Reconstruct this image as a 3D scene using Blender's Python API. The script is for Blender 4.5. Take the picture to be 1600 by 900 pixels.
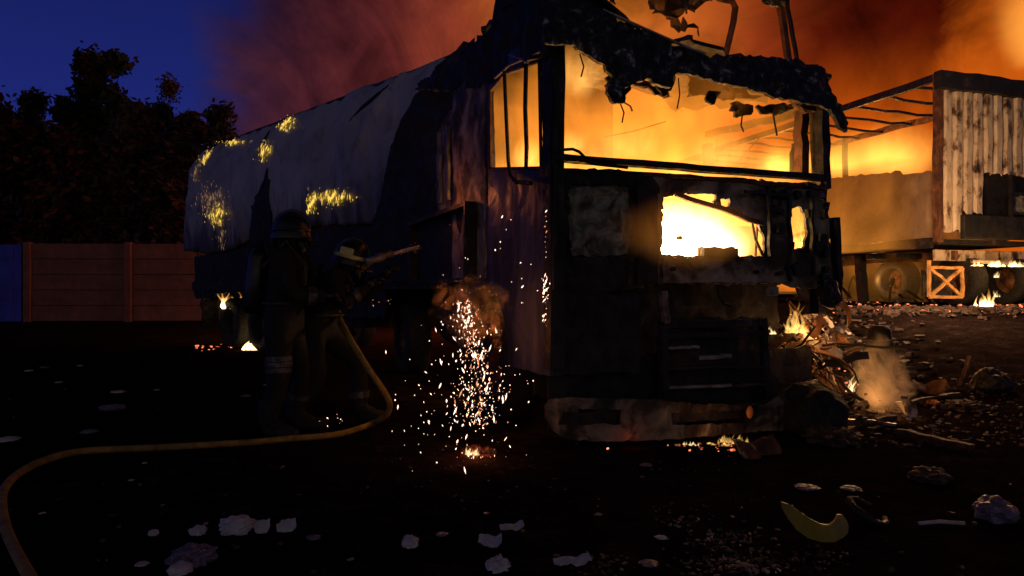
import bpy, bmesh, math, random
from math import sin, cos, pi, atan2, radians, exp, hypot
from mathutils import Vector, Matrix, noise
from mathutils.geometry import delaunay_2d_cdt
random.seed(7)
S = bpy.context.scene
for _o in list(bpy.data.objects): bpy.data.objects.remove(_o)

# ------------------------------------------------------------------ camera
H = 1.09; FPX = 1090.0; HOR = 455.0
cam = bpy.data.objects.new('camera', bpy.data.cameras.new('camera'))
S.collection.objects.link(cam)
cam.location = (0, 0, H); cam.rotation_euler = (radians(90), 0, 0)
cam.data.sensor_width = 36; cam.data.lens = 36 * FPX / 1600
cam.data.shift_y = (HOR - 450) / 1600
cam.data.clip_end = 2000; cam.data.clip_start = 0.05
S.camera = cam
S.view_settings.view_transform = 'Standard'; S.view_settings.look = 'None'
S.view_settings.exposure = 0; S.view_settings.gamma = 1
S.render.engine = 'CYCLES'
S.cycles.use_denoising = True
S.cycles.volume_step_rate = 1.0; S.cycles.volume_max_steps = 96
S.cycles.max_bounces = 6; S.cycles.volume_bounces = 0
S.cycles.transparent_max_bounces = 24
S.cycles.sample_clamp_indirect = 4
S.cycles.use_light_tree = True

# ------------------------------------------------------------------ node helpers
class NT:
    def __init__(s, nt): s.nt = nt; s.n = nt.nodes; s.l = nt.links
    def new(s, t, **k):
        n = s.n.new(t)
        for a, b in k.items(): setattr(n, a, b)
        return n
    def link(s, a, b): s.l.new(a, b)
    def put(s, sock, v):
        if hasattr(v, 'is_linked') or hasattr(v, 'links'): s.l.new(v, sock)
        else: sock.default_value = v
    def math(s, op, a, b=0.0, c=None, clamp=False):
        n = s.new('ShaderNodeMath', operation=op); n.use_clamp = clamp
        s.put(n.inputs[0], a); s.put(n.inputs[1], b)
        if c is not None: s.put(n.inputs[2], c)
        return n.outputs[0]
    def sstep(s, x, a, b, ta=0.0, tb=1.0):
        n = s.new('ShaderNodeMapRange', interpolation_type='SMOOTHSTEP')
        s.put(n.inputs[0], x)
        for i, v in zip((1, 2, 3, 4), (a, b, ta, tb)): n.inputs[i].default_value = v
        return n.outputs[0]
    def noise(s, vec, scale, detail=5, rough=.6, dist=0.0):
        n = s.new('ShaderNodeTexNoise'); s.l.new(vec, n.inputs['Vector'])
        n.inputs['Scale'].default_value = scale; n.inputs['Detail'].default_value = detail
        n.inputs['Roughness'].default_value = rough; n.inputs['Distortion'].default_value = dist
        return n.outputs[0]
    def ramp(s, fac, stops, interp='LINEAR'):
        n = s.new('ShaderNodeValToRGB'); s.put(n.inputs[0], fac)
        cr = n.color_ramp; cr.interpolation = interp
        while len(cr.elements) > 1: cr.elements.remove(cr.elements[-1])
        cr.elements[0].position = stops[0][0]; cr.elements[0].color = (*stops[0][1], 1)
        for p, c in stops[1:]:
            e = cr.elements.new(p); e.color = (*c, 1)
        return n.outputs[0]
    def mix(s, fac, a, b, kind='MIX'):
        n = s.new('ShaderNodeMix', data_type='RGBA', blend_type=kind)
        s.put(n.inputs[0], fac)
        for i, v in ((6, a), (7, b)):
            if isinstance(v, tuple): v = (*v, 1) if len(v) == 3 else v
            s.put(n.inputs[i], v)
        return n.outputs[2]

# ------------------------------------------------------------------ sky: dusk on the left, fire-lit smoke on the right
W = bpy.data.worlds.new('World'); S.world = W; W.use_nodes = True
w = NT(W.node_tree); w.n.clear()
tc = w.new('ShaderNodeTexCoord').outputs['Generated']
sx = w.new('ShaderNodeSeparateXYZ'); w.link(tc, sx.inputs[0])
az = w.math('MULTIPLY', w.math('ARCTAN2', sx.outputs[0], sx.outputs[1]), 180 / pi)
el = w.math('MULTIPLY', w.math('ARCSINE', sx.outputs[2]), 180 / pi)
nz = w.noise(tc, 4.5, 6, .6, 1.0); nz2 = w.noise(tc, 11.0, 6, .6, .8)
azn = w.math('ADD', az, w.math('MULTIPLY', w.math('SUBTRACT', nz, .5), 14.0))
# dusk, with added violet and warm fill glow low behind the camera
back = w.sstep(w.math('ABSOLUTE', az), 60, 170)
dusk = w.ramp(w.math('DIVIDE', el, 90.0), [(0, (.015, .026, .20)), (.13, (.012, .020, .165)), (.28, (.0065, .010, .085)), (.5, (.003, .004, .03)), (1, (.001, .001, .006))])
e90 = w.math('DIVIDE', el, 90.0)
bl = w.ramp(e90, [(0, (.20, .165, .23)), (.2, (.16, .13, .185)), (.4, (.005, .0045, .012)), (1, (.001, .001, .004))])
br_ = w.ramp(e90, [(0, (.22, .18, .145)), (.2, (.18, .145, .115)), (.4, (.003, .003, .003)), (1, (.001, .001, .002))])
dusk = w.mix(back, dusk, w.mix(w.sstep(sx.outputs[0], -.35, .15), bl, br_))
# smoke colour by azimuth (position 0 = -30 deg, 1 = +70 deg)
pos = w.math('DIVIDE', w.math('ADD', azn, 30.0), 100.0, clamp=True)
def ap(px): return (math.degrees(math.atan((px - 800) / FPX)) + 30) / 100
smk = w.ramp(pos, [(ap(330), (.022, .012, .045)), (ap(450), (.048, .011, .020)), (ap(600), (.12, .019, .018)), (ap(740), (.22, .035, .014)),
                   (ap(950), (.55, .14, .015)), (ap(1100), (.42, .085, .012)), (ap(1200), (.24, .030, .006)), (ap(1290), (.075, .006, .0015)),
                   (ap(1480), (.06, .004, .001)), (ap(1600), (.40, .07, .004)), (.72, (.3, .05, .004)), (.80, (.04, .006, .002)), (1, (.01, .006, .015))])
low = w.sstep(el, 19, 6)                      # the smoke glows more strongly near the flames
lowr = w.math('MULTIPLY', low, w.sstep(az, 16, 26))
smk = w.mix(lowr, smk, (.72, .115, .004))
vv = w.sstep(w.math('ADD', w.math('MULTIPLY', nz, .65), w.math('MULTIPLY', nz2, .35)), .33, .68, .35, 1.45)
vm = w.new('ShaderNodeVectorMath', operation='SCALE'); w.link(smk, vm.inputs[0]); w.link(vv, vm.inputs[3]); SV = vm
mask = w.math('MULTIPLY', w.sstep(w.math('ADD', azn, w.math('MULTIPLY', el, -.02)), -25.5, -20), w.sstep(az, 75, 58))
vdim = w.sstep(el, 48, 24, .06, 1.0)
vm2 = w.new('ShaderNodeVectorMath', operation='SCALE'); w.link(vm.outputs[0], vm2.inputs[0]); w.link(vdim, vm2.inputs[3])
col = w.mix(mask, dusk, vm2.outputs[0])
bg = w.new('ShaderNodeBackground'); w.link(col, bg.inputs[0]); bg.inputs[1].default_value = 1.0
wo = w.new('ShaderNodeOutputWorld'); w.link(bg.outputs[0], wo.inputs[0])

def lamp(name, loc, power, col=(1, .40, .09), r=.25):
    L = bpy.data.lights.new(name, 'POINT'); L.energy = power; L.color = col; L.shadow_soft_size = r
    o = bpy.data.objects.new(name, L); o.location = loc; S.collection.objects.link(o); return o

# ------------------------------------------------------------------ pixel -> place helpers
def PX(px, py, d): return Vector(((px - 800) / FPX * d, d, H - (py - HOR) / FPX * d))
def sm(x): x = max(0, min(1, x)); return x * x * (3 - 2 * x)
def gz(x, y):
    a = .83 * sm((x - 3 + .35 * max(0, y - 10)) / 3.5) * sm((y - 5) / 7)
    b = .3 * sm((y - 14.2) / 3.5) * sm((-x - 5) / 3)
    return a + b
def GR(px, py, up=0):
    """point of the ground under a pixel"""
    d = .5
    while d < 200:
        p = PX(px, py, d)
        if p.z <= gz(p.x, p.y): break
        d += .02
    p.z = gz(p.x, p.y) + up
    return p

# ------------------------------------------------------------------ tags and object helpers
def tag(o, label=None, cat=None, group=None, kind=None):
    if label: o['label'] = label
    if cat: o['category'] = cat
    if group: o['group'] = group
    if kind: o['kind'] = kind
    return o
def empty(name, loc, rz, label, cat, group=None):
    o = bpy.data.objects.new(name, None); o.location = loc; o.rotation_euler = (0, 0, rz)
    S.collection.objects.link(o); return tag(o, label, cat, group)
def link_mesh(name, me, mat, parent=None, smooth=False):
    if mat: me.materials.append(mat)
    if smooth:
        for p in me.polygons: p.use_smooth = True
    o = bpy.data.objects.new(name, me); S.collection.objects.link(o)
    if parent is not None: o.parent = parent
    return o
class MB:
    """collects shapes, then links them as ONE mesh"""
    def __init__(s): s.v = []; s.f = []
    def add(s, vs, fs):
        n = len(s.v); s.v += [tuple(v) for v in vs]; s.f += [tuple(i + n for i in f) for f in fs]; return s
    def box(s, c, d, rot=None, jit=0):
        vs = []
        for k in range(8):
            p = Vector(((k & 1) - .5, ((k >> 1) & 1) - .5, ((k >> 2) & 1) - .5))
            p = Vector((p.x * d[0], p.y * d[1], p.z * d[2]))
            if rot is not None: p = rot @ p
            p = p + Vector(c)
            if jit: p += Vector((random.uniform(-jit, jit),) * 3)
            vs.append(p)
        return s.add(vs, [(0, 2, 3, 1), (4, 5, 7, 6), (0, 1, 5, 4), (2, 6, 7, 3), (0, 4, 6, 2), (1, 3, 7, 5)])
    def tube(s, pts, r, n=8, wob=0):
        pts = [Vector(p) for p in pts]; m = len(pts); vs = []; fs = []
        rr = r if isinstance(r, (list, tuple)) else [r] * m
        prev = None
        for i, p in enumerate(pts):
            t = (pts[min(i + 1, m - 1)] - pts[max(i - 1, 0)]).normalized()
            a = Vector((0, 0, 1)) if prev is None else prev
            if abs(t.dot(a)) > .95: a = Vector((1, 0, 0))
            u = (a - t * a.dot(t)).normalized(); b = t.cross(u); prev = u
            for k in range(n):
                q = 2 * pi * k / n; r_ = rr[i] * (1 + random.uniform(-wob, wob))
                vs.append(p + (u * cos(q) + b * sin(q)) * r_)
        for i in range(m - 1):
            for k in range(n):
                k2 = (k + 1) % n
                fs.append((i * n + k, i * n + k2, (i + 1) * n + k2, (i + 1) * n + k))
        fs.append(tuple(range(n))[::-1]); fs.append(tuple((m - 1) * n + k for k in range(n)))
        return s.add(vs, fs)
    def beam(s, a, b, wd, ht, wob=.01, seg=6, up=Vector((0, 0, 1))):
        a, b = Vector(a), Vector(b); t = (b - a).normalized()
        if abs(t.dot(up)) > .95: up = Vector((0, 1, 0))
        sd = t.cross(up).normalized(); u = sd.cross(t); vs = []; fs = []
        for i in range(seg + 1):
            p = a.lerp(b, i / seg)
            o = Vector((random.gauss(0, wob), random.gauss(0, wob), random.gauss(0, wob))) if 0 < i < seg else Vector()
            for cx, cz in ((-1, -1), (1, -1), (1, 1), (-1, 1)):
                vs.append(p + o + sd * cx * wd / 2 + u * cz * ht / 2)
        for i in range(seg):
            for k in range(4):
                k2 = (k + 1) % 4; fs.append((i * 4 + k, i * 4 + k2, i * 4 + 4 + k2, i * 4 + 4 + k))
        fs += [(3, 2, 1, 0), tuple(seg * 4 + k for k in range(4))]
        return s.add(vs, fs)
    def lathe(s, prof, n, M):
        vs = []; fs = []
        for r, z in prof:
            for k in range(n):
                q = 2 * pi * k / n; vs.append(M @ Vector((r * cos(q), r * sin(q), z)))
        for i in range(len(prof) - 1):
            for k in range(n):
                k2 = (k + 1) % n; fs.append((i * n + k, i * n + k2, (i + 1) * n + k2, (i + 1) * n + k))
        return s.add(vs, fs)
    def build(s, name, mat, parent=None, smooth=False, bevel=0):
        me = bpy.data.meshes.new(name); me.from_pydata(s.v, [], s.f); me.update()
        o = link_mesh(name, me, mat, parent, smooth)
        if bevel:
            m = o.modifiers.new('bevel', 'BEVEL'); m.width = bevel; m.segments = 2
        return o
def inpoly(x, y, P):
    c = False; j = len(P) - 1
    for i in range(len(P)):
        xi, yi = P[i]; xj, yj = P[j]
        if (yi > y) != (yj > y) and x < (xj - xi) * (y - yi) / (yj - yi) + xi: c = not c
        j = i
    return c
def densify(P, step, rough):
    out = []
    for i in range(len(P)):
        a = P[i]; b = P[(i + 1) % len(P)]; L = hypot(b[0] - a[0], b[1] - a[1]); n = max(1, int(L / step))
        for k in range(n):
            t = k / n
            out.append((a[0] + (b[0] - a[0]) * t + (random.gauss(0, rough) if k else 0), a[1] + (b[1] - a[1]) * t + (random.gauss(0, rough) if k else 0)))
    return out
def sheet(name, mat, parent, outer, holes=(), mp=None, th=.02, step=.08, rough=.006, bump=.01, bs=3.0, smooth=False):
    """a cut sheet of real thickness: outline and holes in plane coordinates (a, b); mp(a, b, off) -> local point"""
    loops = [densify(outer, step * .6, rough)] + [densify(h, step * .5, rough) for h in holes]
    pts = []; edges = []
    for L in loops:
        n0 = len(pts); pts += L; edges += [(n0 + i, n0 + (i + 1) % len(L)) for i in range(len(L))]
    a0 = min(p[0] for p in loops[0]); a1 = max(p[0] for p in loops[0]); b0 = min(p[1] for p in loops[0]); b1 = max(p[1] for p in loops[0])
    y = b0 + step / 2
    while y < b1:
        x = a0 + step / 2
        while x < a1:
            q = (x + random.uniform(-.3, .3) * step, y + random.uniform(-.3, .3) * step)
            if inpoly(*q, loops[0]) and not any(inpoly(*q, h) for h in loops[1:]): pts.append(q)
            x += step
        y += step
    vs, es, fs, *_ = delaunay_2d_cdt([Vector(p) for p in pts], edges, [], 0, 1e-5)
    keep = []
    for f in fs:
        cx = sum(vs[i][0] for i in f) / 3; cy = sum(vs[i][1] for i in f) / 3
        if inpoly(cx, cy, loops[0]) and not any(inpoly(cx, cy, h) for h in loops[1:]): keep.append(tuple(f))
    n = len(vs); V = []
    for sgn in (0, 1):
        for v in vs:
            o = noise.noise(Vector((v[0] * bs, v[1] * bs, 1.7))) * bump + noise.noise(Vector((v[0] * bs * 4, v[1] * bs * 4, 5.7))) * bump * .4
            V.append(mp(v[0], v[1], o + sgn * th))
    F = [f for f in keep] + [tuple(i + n for i in f[::-1]) for f in keep]
    cnt = {}
    for f in keep:
        for i in range(3):
            e = (f[i], f[(i + 1) % 3]); k = tuple(sorted(e)); cnt[k] = None if k in cnt else e
    for e in cnt.values():
        if e: F.append((e[1], e[0], e[0] + n, e[1] + n))
    me = bpy.data.meshes.new(name); me.from_pydata([tuple(v) for v in V], [], F); me.update()
    return link_mesh(name, me, mat, parent, smooth)

# ------------------------------------------------------------------ materials
def surf(name, stops, scale=4, rough=(.5, .9), bump=.3, bscale=None, metal=0.0, spec=.4, stretch=(1, 1, 1), detail=7, dist=.4, transl=0, bdist=.02):
    m = bpy.data.materials.new(name); m.use_nodes = True; t = NT(m.node_tree); t.n.clear()
    tc = t.new('ShaderNodeTexCoord').outputs['Object']
    mp = t.new('ShaderNodeMapping'); t.link(tc, mp.inputs[0]); mp.inputs['Scale'].default_value = stretch
    v = mp.outputs[0]
    n = t.noise(v, scale, detail, .62, dist)
    c = t.ramp(n, stops)
    b = t.new('ShaderNodeBsdfPrincipled'); t.link(c, b.inputs['Base Color'])
    n2 = t.noise(v, scale * 2.3, 4, .6)
    t.link(t.sstep(n2, .3, .7, rough[0], rough[1]), b.inputs['Roughness'])
    b.inputs['Metallic'].default_value = metal; b.inputs['Specular IOR Level'].default_value = spec
    bp = t.new('ShaderNodeBump'); bp.inputs['Strength'].default_value = bump; bp.inputs['Distance'].default_value = bdist
    t.link(t.noise(v, bscale or scale * 5, 6, .7), bp.inputs['Height']); t.link(bp.outputs[0], b.inputs['Normal'])
    out = t.new('ShaderNodeOutputMaterial')
    if transl:
        tr = t.new('ShaderNodeBsdfTranslucent'); t.link(c, tr.inputs[0]); mx = t.new('ShaderNodeMixShader'); mx.inputs[0].default_value = transl
        t.link(b.outputs[0], mx.inputs[1]); t.link(tr.outputs[0], mx.inputs[2]); t.link(mx.outputs[0], out.inputs[0])
    else: t.link(b.outputs[0], out.inputs[0])
    return m
CHAR = surf('charred_metal', [(.35, (.006, .006, .007)), (.55, (.018, .015, .014)), (.68, (.07, .06, .055)), (.78, (.16, .15, .15))], 5, (.35, .85), .5, metal=.2)
SOOT = surf('sooty_metal', [(.3, (.004, .004, .005)), (.6, (.013, .012, .012)), (.8, (.05, .045, .045))], 4, (.5, .9), .4)
CRUST = surf('blistered_char', [(.35, (.005, .005, .007)), (.52, (.02, .02, .024)), (.60, (.09, .09, .10)), (.67, (.50, .50, .55))], 14, (.3, .8), .9, 26, bdist=.04)
PAINT = surf('scorched_white_paint', [(.34, (.012, .009, .008)), (.45, (.06, .042, .03)), (.56, (.22, .19, .15)), (.72, (.36, .33, .28))], 3.2, (.45, .85), .3)
PAINTD = surf('heavily_sooted_paint', [(.42, (.008, .007, .006)), (.50, (.04, .033, .025)), (.58, (.16, .14, .105)), (.8, (.30, .27, .21))], 3.6, (.5, .9), .35)
PANELG = surf('peeling_grey_green_panel', [(.30, (.015, .014, .012)), (.45, (.10, .10, .075)), (.58, (.24, .25, .19)), (.75, (.40, .40, .34))], 7, (.5, .9), .5, dist=1.2)
SIDEP = surf('sooty_blue_lit_paint', [(.3, (.010, .010, .014)), (.5, (.035, .033, .055)), (.75, (.10, .095, .14))], 1.6, (.35, .7), .15, stretch=(2, 2, .5))  # sooty cab side paint with the blue-violet ambient light in its colour
RUST = surf('rusted_steel', [(.3, (.02, .010, .006)), (.5, (.09, .035, .015)), (.7, (.2, .09, .04)), (.85, (.34, .2, .12))], 9, (.6, .9), .4, stretch=(1, 1, .6))
CREAM = surf('scorched_cream_paint', [(.33, (.02, .012, .008)), (.40, (.16, .10, .06)), (.48, (.50, .41, .30)), (.75, (.68, .60, .47))], 3.4, (.5, .9), .25, stretch=(1.4, 1.4, .9), dist=.25)
TARP = surf('pale_grey_tarpaulin', [(.28, (.12, .115, .12)), (.42, (.29, .28, .29)), (.6, (.40, .39, .40)), (.8, (.47, .46, .46))], .7, (.38, .62), .25, 5, stretch=(1, 1, 1), transl=.04, bdist=.05)
def dark_hem(m):  # darkens the tarpaulin towards its hem, in streaks
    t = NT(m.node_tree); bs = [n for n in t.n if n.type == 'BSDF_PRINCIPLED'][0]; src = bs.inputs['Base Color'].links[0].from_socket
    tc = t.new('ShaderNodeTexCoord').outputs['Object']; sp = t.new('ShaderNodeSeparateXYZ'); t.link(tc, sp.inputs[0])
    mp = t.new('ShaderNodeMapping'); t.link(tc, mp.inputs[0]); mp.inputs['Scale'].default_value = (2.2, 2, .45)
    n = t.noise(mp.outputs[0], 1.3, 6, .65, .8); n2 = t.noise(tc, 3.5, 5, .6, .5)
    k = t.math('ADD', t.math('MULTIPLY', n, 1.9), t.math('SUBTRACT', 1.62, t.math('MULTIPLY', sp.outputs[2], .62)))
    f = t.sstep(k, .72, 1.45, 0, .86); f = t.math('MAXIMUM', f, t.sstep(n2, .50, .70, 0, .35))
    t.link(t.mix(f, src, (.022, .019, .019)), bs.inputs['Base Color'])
dark_hem(TARP)
TANCLOTH = surf('scorched_tan_curtain', [(.3, (.16, .10, .06)), (.5, (.36, .26, .16)), (.75, (.48, .38, .27))], 1.6, (.6, .9), .2, transl=.45)
RUBBER = surf('burnt_rubber', [(.3, (.004, .004, .004)), (.7, (.02, .02, .02))], 12, (.7, .95), .6)
COAT = surf('black_fire_coat', [(.3, (.002, .002, .003)), (.7, (.006, .006, .008))], 14, (.7, .9), .3)
HELM = surf('black_helmet_shell', [(.3, (.004, .004, .005)), (.7, (.012, .012, .014))], 6, (.25, .4), .05)
REFLY = surf('yellow_reflective_tape', [(.3, (.45, .42, .12)), (.7, (.75, .7, .25))], 20, (.3, .5), .1)
REFLW = surf('silver_reflective_tape', [(.35, (.015, .015, .018)), (.55, (.06, .06, .065)), (.7, (.18, .18, .2))], 20, (.25, .45), .1)
HOSE = surf('yellow_hose_jacket', [(.3, (.12, .08, .02)), (.6, (.32, .21, .04)), (.8, (.42, .28, .06))], 12, (.6, .8), .4, 60)
CONC = surf('precast_concrete', [(.3, (.12, .055, .042)), (.55, (.18, .075, .06)), (.8, (.26, .115, .09))], 3, (.75, .95), .4)
BLUEC = surf('blue_painted_sheet', [(.3, (.02, .03, .35)), (.7, (.04, .06, .6))], 2, (.5, .8), .2)
BARK = surf('dark_bark', [(.3, (.02, .014, .01)), (.7, (.06, .04, .03))], 10, (.8, .95), .6)
LEAFR = surf('autumn_leaves', [(.3, (.014, .009, .006)), (.5, (.04, .018, .009)), (.65, (.065, .03, .012)), (.8, (.02, .018, .008))], 1.6, (.5, .8), .2)
LEAFD = surf('dark_leaves', [(.3, (.015, .018, .010)), (.6, (.035, .035, .015)), (.8, (.06, .05, .02))], 1.4, (.5, .8), .2)
PAPER = surf('dirty_white_foam', [(.3, (.30, .28, .30)), (.6, (.62, .6, .62)), (.8, (.75, .73, .74))], 8, (.7, .9), .3)
PAPERD = surf('dim_violet_lit_plastic', [(.3, (.06, .05, .08)), (.6, (.2, .18, .24)), (.8, (.4, .38, .42))], 12, (.3, .6), .3)  # darker litter colour with the dim violet light put into it
YEL = surf('faded_yellow_plastic', [(.3, (.22, .17, .02)), (.7, (.42, .34, .05))], 6, (.4, .6), .2)
BRICK = surf('grimy_rubble', [(.3, (.02, .014, .012)), (.6, (.08, .05, .04)), (.8, (.24, .19, .16))], 7, (.7, .95), .5)
TIMB = surf('charred_timber', [(.3, (.02, .012, .008)), (.55, (.10, .055, .035)), (.75, (.26, .17, .12))], 6, (.7, .9), .5, stretch=(3, 3, .5))
STEEL = surf('bare_scorched_steel', [(.3, (.10, .09, .09)), (.6, (.3, .28, .27)), (.8, (.5, .48, .46))], 5, (.3, .6), .25, metal=.7)
AMBER = surf('amber_lens', [(.3, (.6, .2, .03)), (.7, (.8, .35, .08))], 20, (.2, .4), .05)
HAZEL = surf('ash_grey_cloth', [(.3, (.08, .04, .02)), (.6, (.2, .12, .06)), (.8, (.3, .19, .1))], 6, (.7, .9), .4, transl=.5)

def emis(name, col, st, var=.0, sc=9):
    m = bpy.data.materials.new(name); m.use_nodes = True; t = NT(m.node_tree); t.n.clear()
    e = t.new('ShaderNodeEmission'); e.inputs[0].default_value = (*col, 1)
    if var:
        v = t.noise(t.new('ShaderNodeTexCoord').outputs['Object'], sc, 3)
        t.link(t.sstep(v, .5 - var, .62, st * .08, st), e.inputs[1])
    else: e.inputs[1].default_value = st
    t.link(e.outputs[0], t.new('ShaderNodeOutputMaterial').inputs[0]); return m
SPARKM = emis('spark_glow', (1, .62, .42), 3.2)
SPARKD = emis('dim_spark_glow', (1, .34, .14), 1.1)
EMBER = emis('ember_glow', (1, .22, .09), 2.6, .1, 5)

def firevol(name, c_low, c_high, s_low, s_high, zr, nscale=1.5, contrast=.5, soft=None, absorb=0.0, stretch=(1, 1, .6), detail=3, dist=.6, namp=1.2, edge=.1, taper=0, side=None, absc=(.0,.0,.0), rate=1.0):
    """glowing gas: emission falls from s_low at zr[0] to s_high at zr[1] (local metres)"""
    m = bpy.data.materials.new(name); m.use_nodes = True; t = NT(m.node_tree); t.n.clear()
    tc = t.new('ShaderNodeTexCoord').outputs['Object']
    sp = t.new('ShaderNodeSeparateXYZ'); t.link(tc, sp.inputs[0])
    mp = t.new('ShaderNodeMapping'); t.link(tc, mp.inputs[0]); mp.inputs['Scale'].default_value = stretch
    n = t.noise(mp.outputs[0], nscale, detail, .55, dist)
    nn = t.sstep(n, .5 - .2, .5 + .2, 1 - contrast, 1 + contrast)
    zf = t.sstep(sp.outputs[2], zr[0], zr[1])
    zf = t.math('POWER', zf, .5) if False else zf
    c = t.mix(zf, c_low, c_high)
    st = t.math('MULTIPLY', t.math('ADD', s_low, t.math('MULTIPLY', zf, s_high - s_low)), nn)
    if soft is not None:            # soft = (cx,cy,cz, rx,ry,rz) ellipsoid falloff
        cx, cy, cz, rx, ry, rz = soft
        d2 = None
        for k, (c0, r0) in enumerate(((cx, rx), (cy, ry), (cz, rz))):
            q = t.math('DIVIDE', t.math('SUBTRACT', sp.outputs[k], c0), r0)
            if taper and k < 2: q = t.math('MULTIPLY', q, t.math('ADD', 1.0, t.math('MULTIPLY', t.math('MAXIMUM', sp.outputs[2], 0), taper)))
            q = t.math('MULTIPLY', q, q)
            d2 = q if d2 is None else t.math('ADD', d2, q)
        st = t.math('MULTIPLY', st, t.sstep(t.math('ADD', d2, t.math('MULTIPLY', t.math('SUBTRACT', n, .5), namp)), 1.0, edge))
    e = t.new('ShaderNodeEmission'); t.link(c, e.inputs[0]); t.link(st, e.inputs[1])
    out = t.new('ShaderNodeOutputMaterial')
    if absorb:
        a = t.new('ShaderNodeVolumeAbsorption'); a.inputs[0].default_value = (*absc, 1); a.inputs[1].default_value = absorb
        ad = t.new('ShaderNodeAddShader'); t.link(e.outputs[0], ad.inputs[0]); t.link(a.outputs[0], ad.inputs[1]); t.link(ad.outputs[0], out.inputs['Volume'])
    else: t.link(e.outputs[0], out.inputs['Volume'])
    m.cycles.volume_step_rate = rate
    return m
def smokevol(name, col, dens, soft, nscale=3, thr=(.42, .7)):
    m = bpy.data.materials.new(name); m.use_nodes = True; t = NT(m.node_tree); t.n.clear()
    tc = t.new('ShaderNodeTexCoord').outputs['Object']
    sp = t.new('ShaderNodeSeparateXYZ'); t.link(tc, sp.inputs[0])
    n = t.noise(tc, nscale, 4, .6, .8)
    cx, cy, cz, rx, ry, rz = soft; d2 = None
    for k, (c0, r0) in enumerate(((cx, rx), (cy, ry), (cz, rz))):
        q = t.math('DIVIDE', t.math('SUBTRACT', sp.outputs[k], c0), r0); q = t.math('MULTIPLY', q, q)
        d2 = q if d2 is None else t.math('ADD', d2, q)
    f = t.math('MULTIPLY', t.sstep(t.math('ADD', d2, t.math('MULTIPLY', t.math('SUBTRACT', t.noise(tc, nscale * .6, 3, .6, 1.0), .42), 2.6)), 1, .1), t.sstep(n, thr[0], thr[1], .03, 1))
    v = t.new('ShaderNodeVolumePrincipled'); v.inputs['Color'].default_value = (*col, 1)
    t.link(t.math('MULTIPLY', f, dens), v.inputs['Density'])
    t.link(v.outputs[0], t.new('ShaderNodeOutputMaterial').inputs['Volume']); return m
def blob(name, c, r, mat, sub=3, parent=None):
    bm = bmesh.new(); bmesh.ops.create_icosphere(bm, subdivisions=sub, radius=1)
    for v in bm.verts: v.co = Vector((v.co.x * r[0], v.co.y * r[1], v.co.z * r[2]))
    me = bpy.data.meshes.new(name); bm.to_mesh(me); bm.free()
    o = link_mesh(name, me, mat, parent); o.location = c; return o
def boxobj(name, lo, hi, mat, parent=None):
    c = [(a + b) / 2 for a, b in zip(lo, hi)]; d = [b - a for a, b in zip(lo, hi)]
    return MB().box(c, d).build(name, mat, parent)
def flame(name, loc, wd, ht, mat, label, tongues=5, seed=1, parent=None, dp=None):
    """a ragged flame: many thin, torn, leaning tongues of glowing gas rising out of a lumpy base"""
    rnd = random.Random(seed); mb = MB(); dp = dp or wd * .5; n = 6 + tongues * 3
    for k in range(n):
        x = rnd.gauss(0, .24) * wd; y = rnd.uniform(-.5, .5) * dp; h = ht * rnd.uniform(.12, 1) ** 1.4 * exp(-(x / wd * 2) ** 2 * .6) + ht * .06
        r0 = min(wd * .17, .4 * ht) * rnd.uniform(.35, 1.1); o0 = Vector((x * 3, y * 3, seed * 1.7 + k * .6)); lean = rnd.gauss(0, .18)
        pts = []; rs = []
        for i in range(9):
            t = i / 8; q = noise.noise_vector(o0 + Vector((0, 0, t * 1.6)))
            pts.append((x + (q.x * .42 + lean) * h * t, y + q.y * .25 * h * t, t * h))
            rs.append(r0 * (1 - t) ** .9 * (.6 + .55 * abs(noise.noise(o0 + Vector((0, 5, t * 4)))) * 2) + .001)
        mb.tube(pts, rs, 6, .22)
    o = mb.build(name, mat, parent, True); o.location = loc
    if parent is None: tag(o, label, 'flame', kind='stuff')
    return o
FLY = firevol('yellow_flame_gas', (1, .56, .14), (1, .34, .05), 30, 10, (0, .35), 6, .5)
FLW = firevol('white_hot_flame_gas', (1, .70, .32), (1, .46, .10), 75, 26, (0, .22), 6, .4)
def softfire(name, loc, wd, ht, label, st):
    m = firevol(name + '_gas', (1, .50, .08), (1, .30, .03), st, st * .3, (-.5 * ht, .5 * ht), 1.6 / wd * 1.2, .8, soft=(0, 0, -.12 * ht, wd * .75, wd * .5, ht * .62), stretch=(1, 1, .45), detail=4)
    o = boxobj(name, (-wd * .8, -wd * .5, -ht * .5), (wd * .8, wd * .5, ht * .5), m); o.location = loc + Vector((0, 0, ht * .5)); return tag(o, label, 'flame', kind='stuff')
def scrap(name, px, py, w_, h_, rz, tilt, mat, label, cat, seed, curl=.1, roll=0, up=.02, grp=None):
    rnd = random.Random(seed); st = random.getstate(); random.seed(seed)
    a = w_ / 2; b = h_ / 2
    poly = [(-a, -b * .8), (-a * .3, -b), (a * .6, -b * .85), (a, -b * .2), (a * .85, b * .8), (a * .1, b), (-a * .7, b * .75), (-a * 1.05, b * .1)]
    o = sheet(name, mat, None, poly, mp=lambda x, y, o_: (x, y, o_ + curl * (x / a) ** 2 * abs(x) / a * .8 + curl * .6 * sin(y / b * 2)), th=.008, step=max(w_, h_) / 7, rough=w_ * .02, bump=w_ * .12, bs=2.5 / w_)
    o.location = GR(px, py, up); o.rotation_euler = (tilt, roll, rz); random.setstate(st)
    return tag(o, label, cat, grp)
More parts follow.
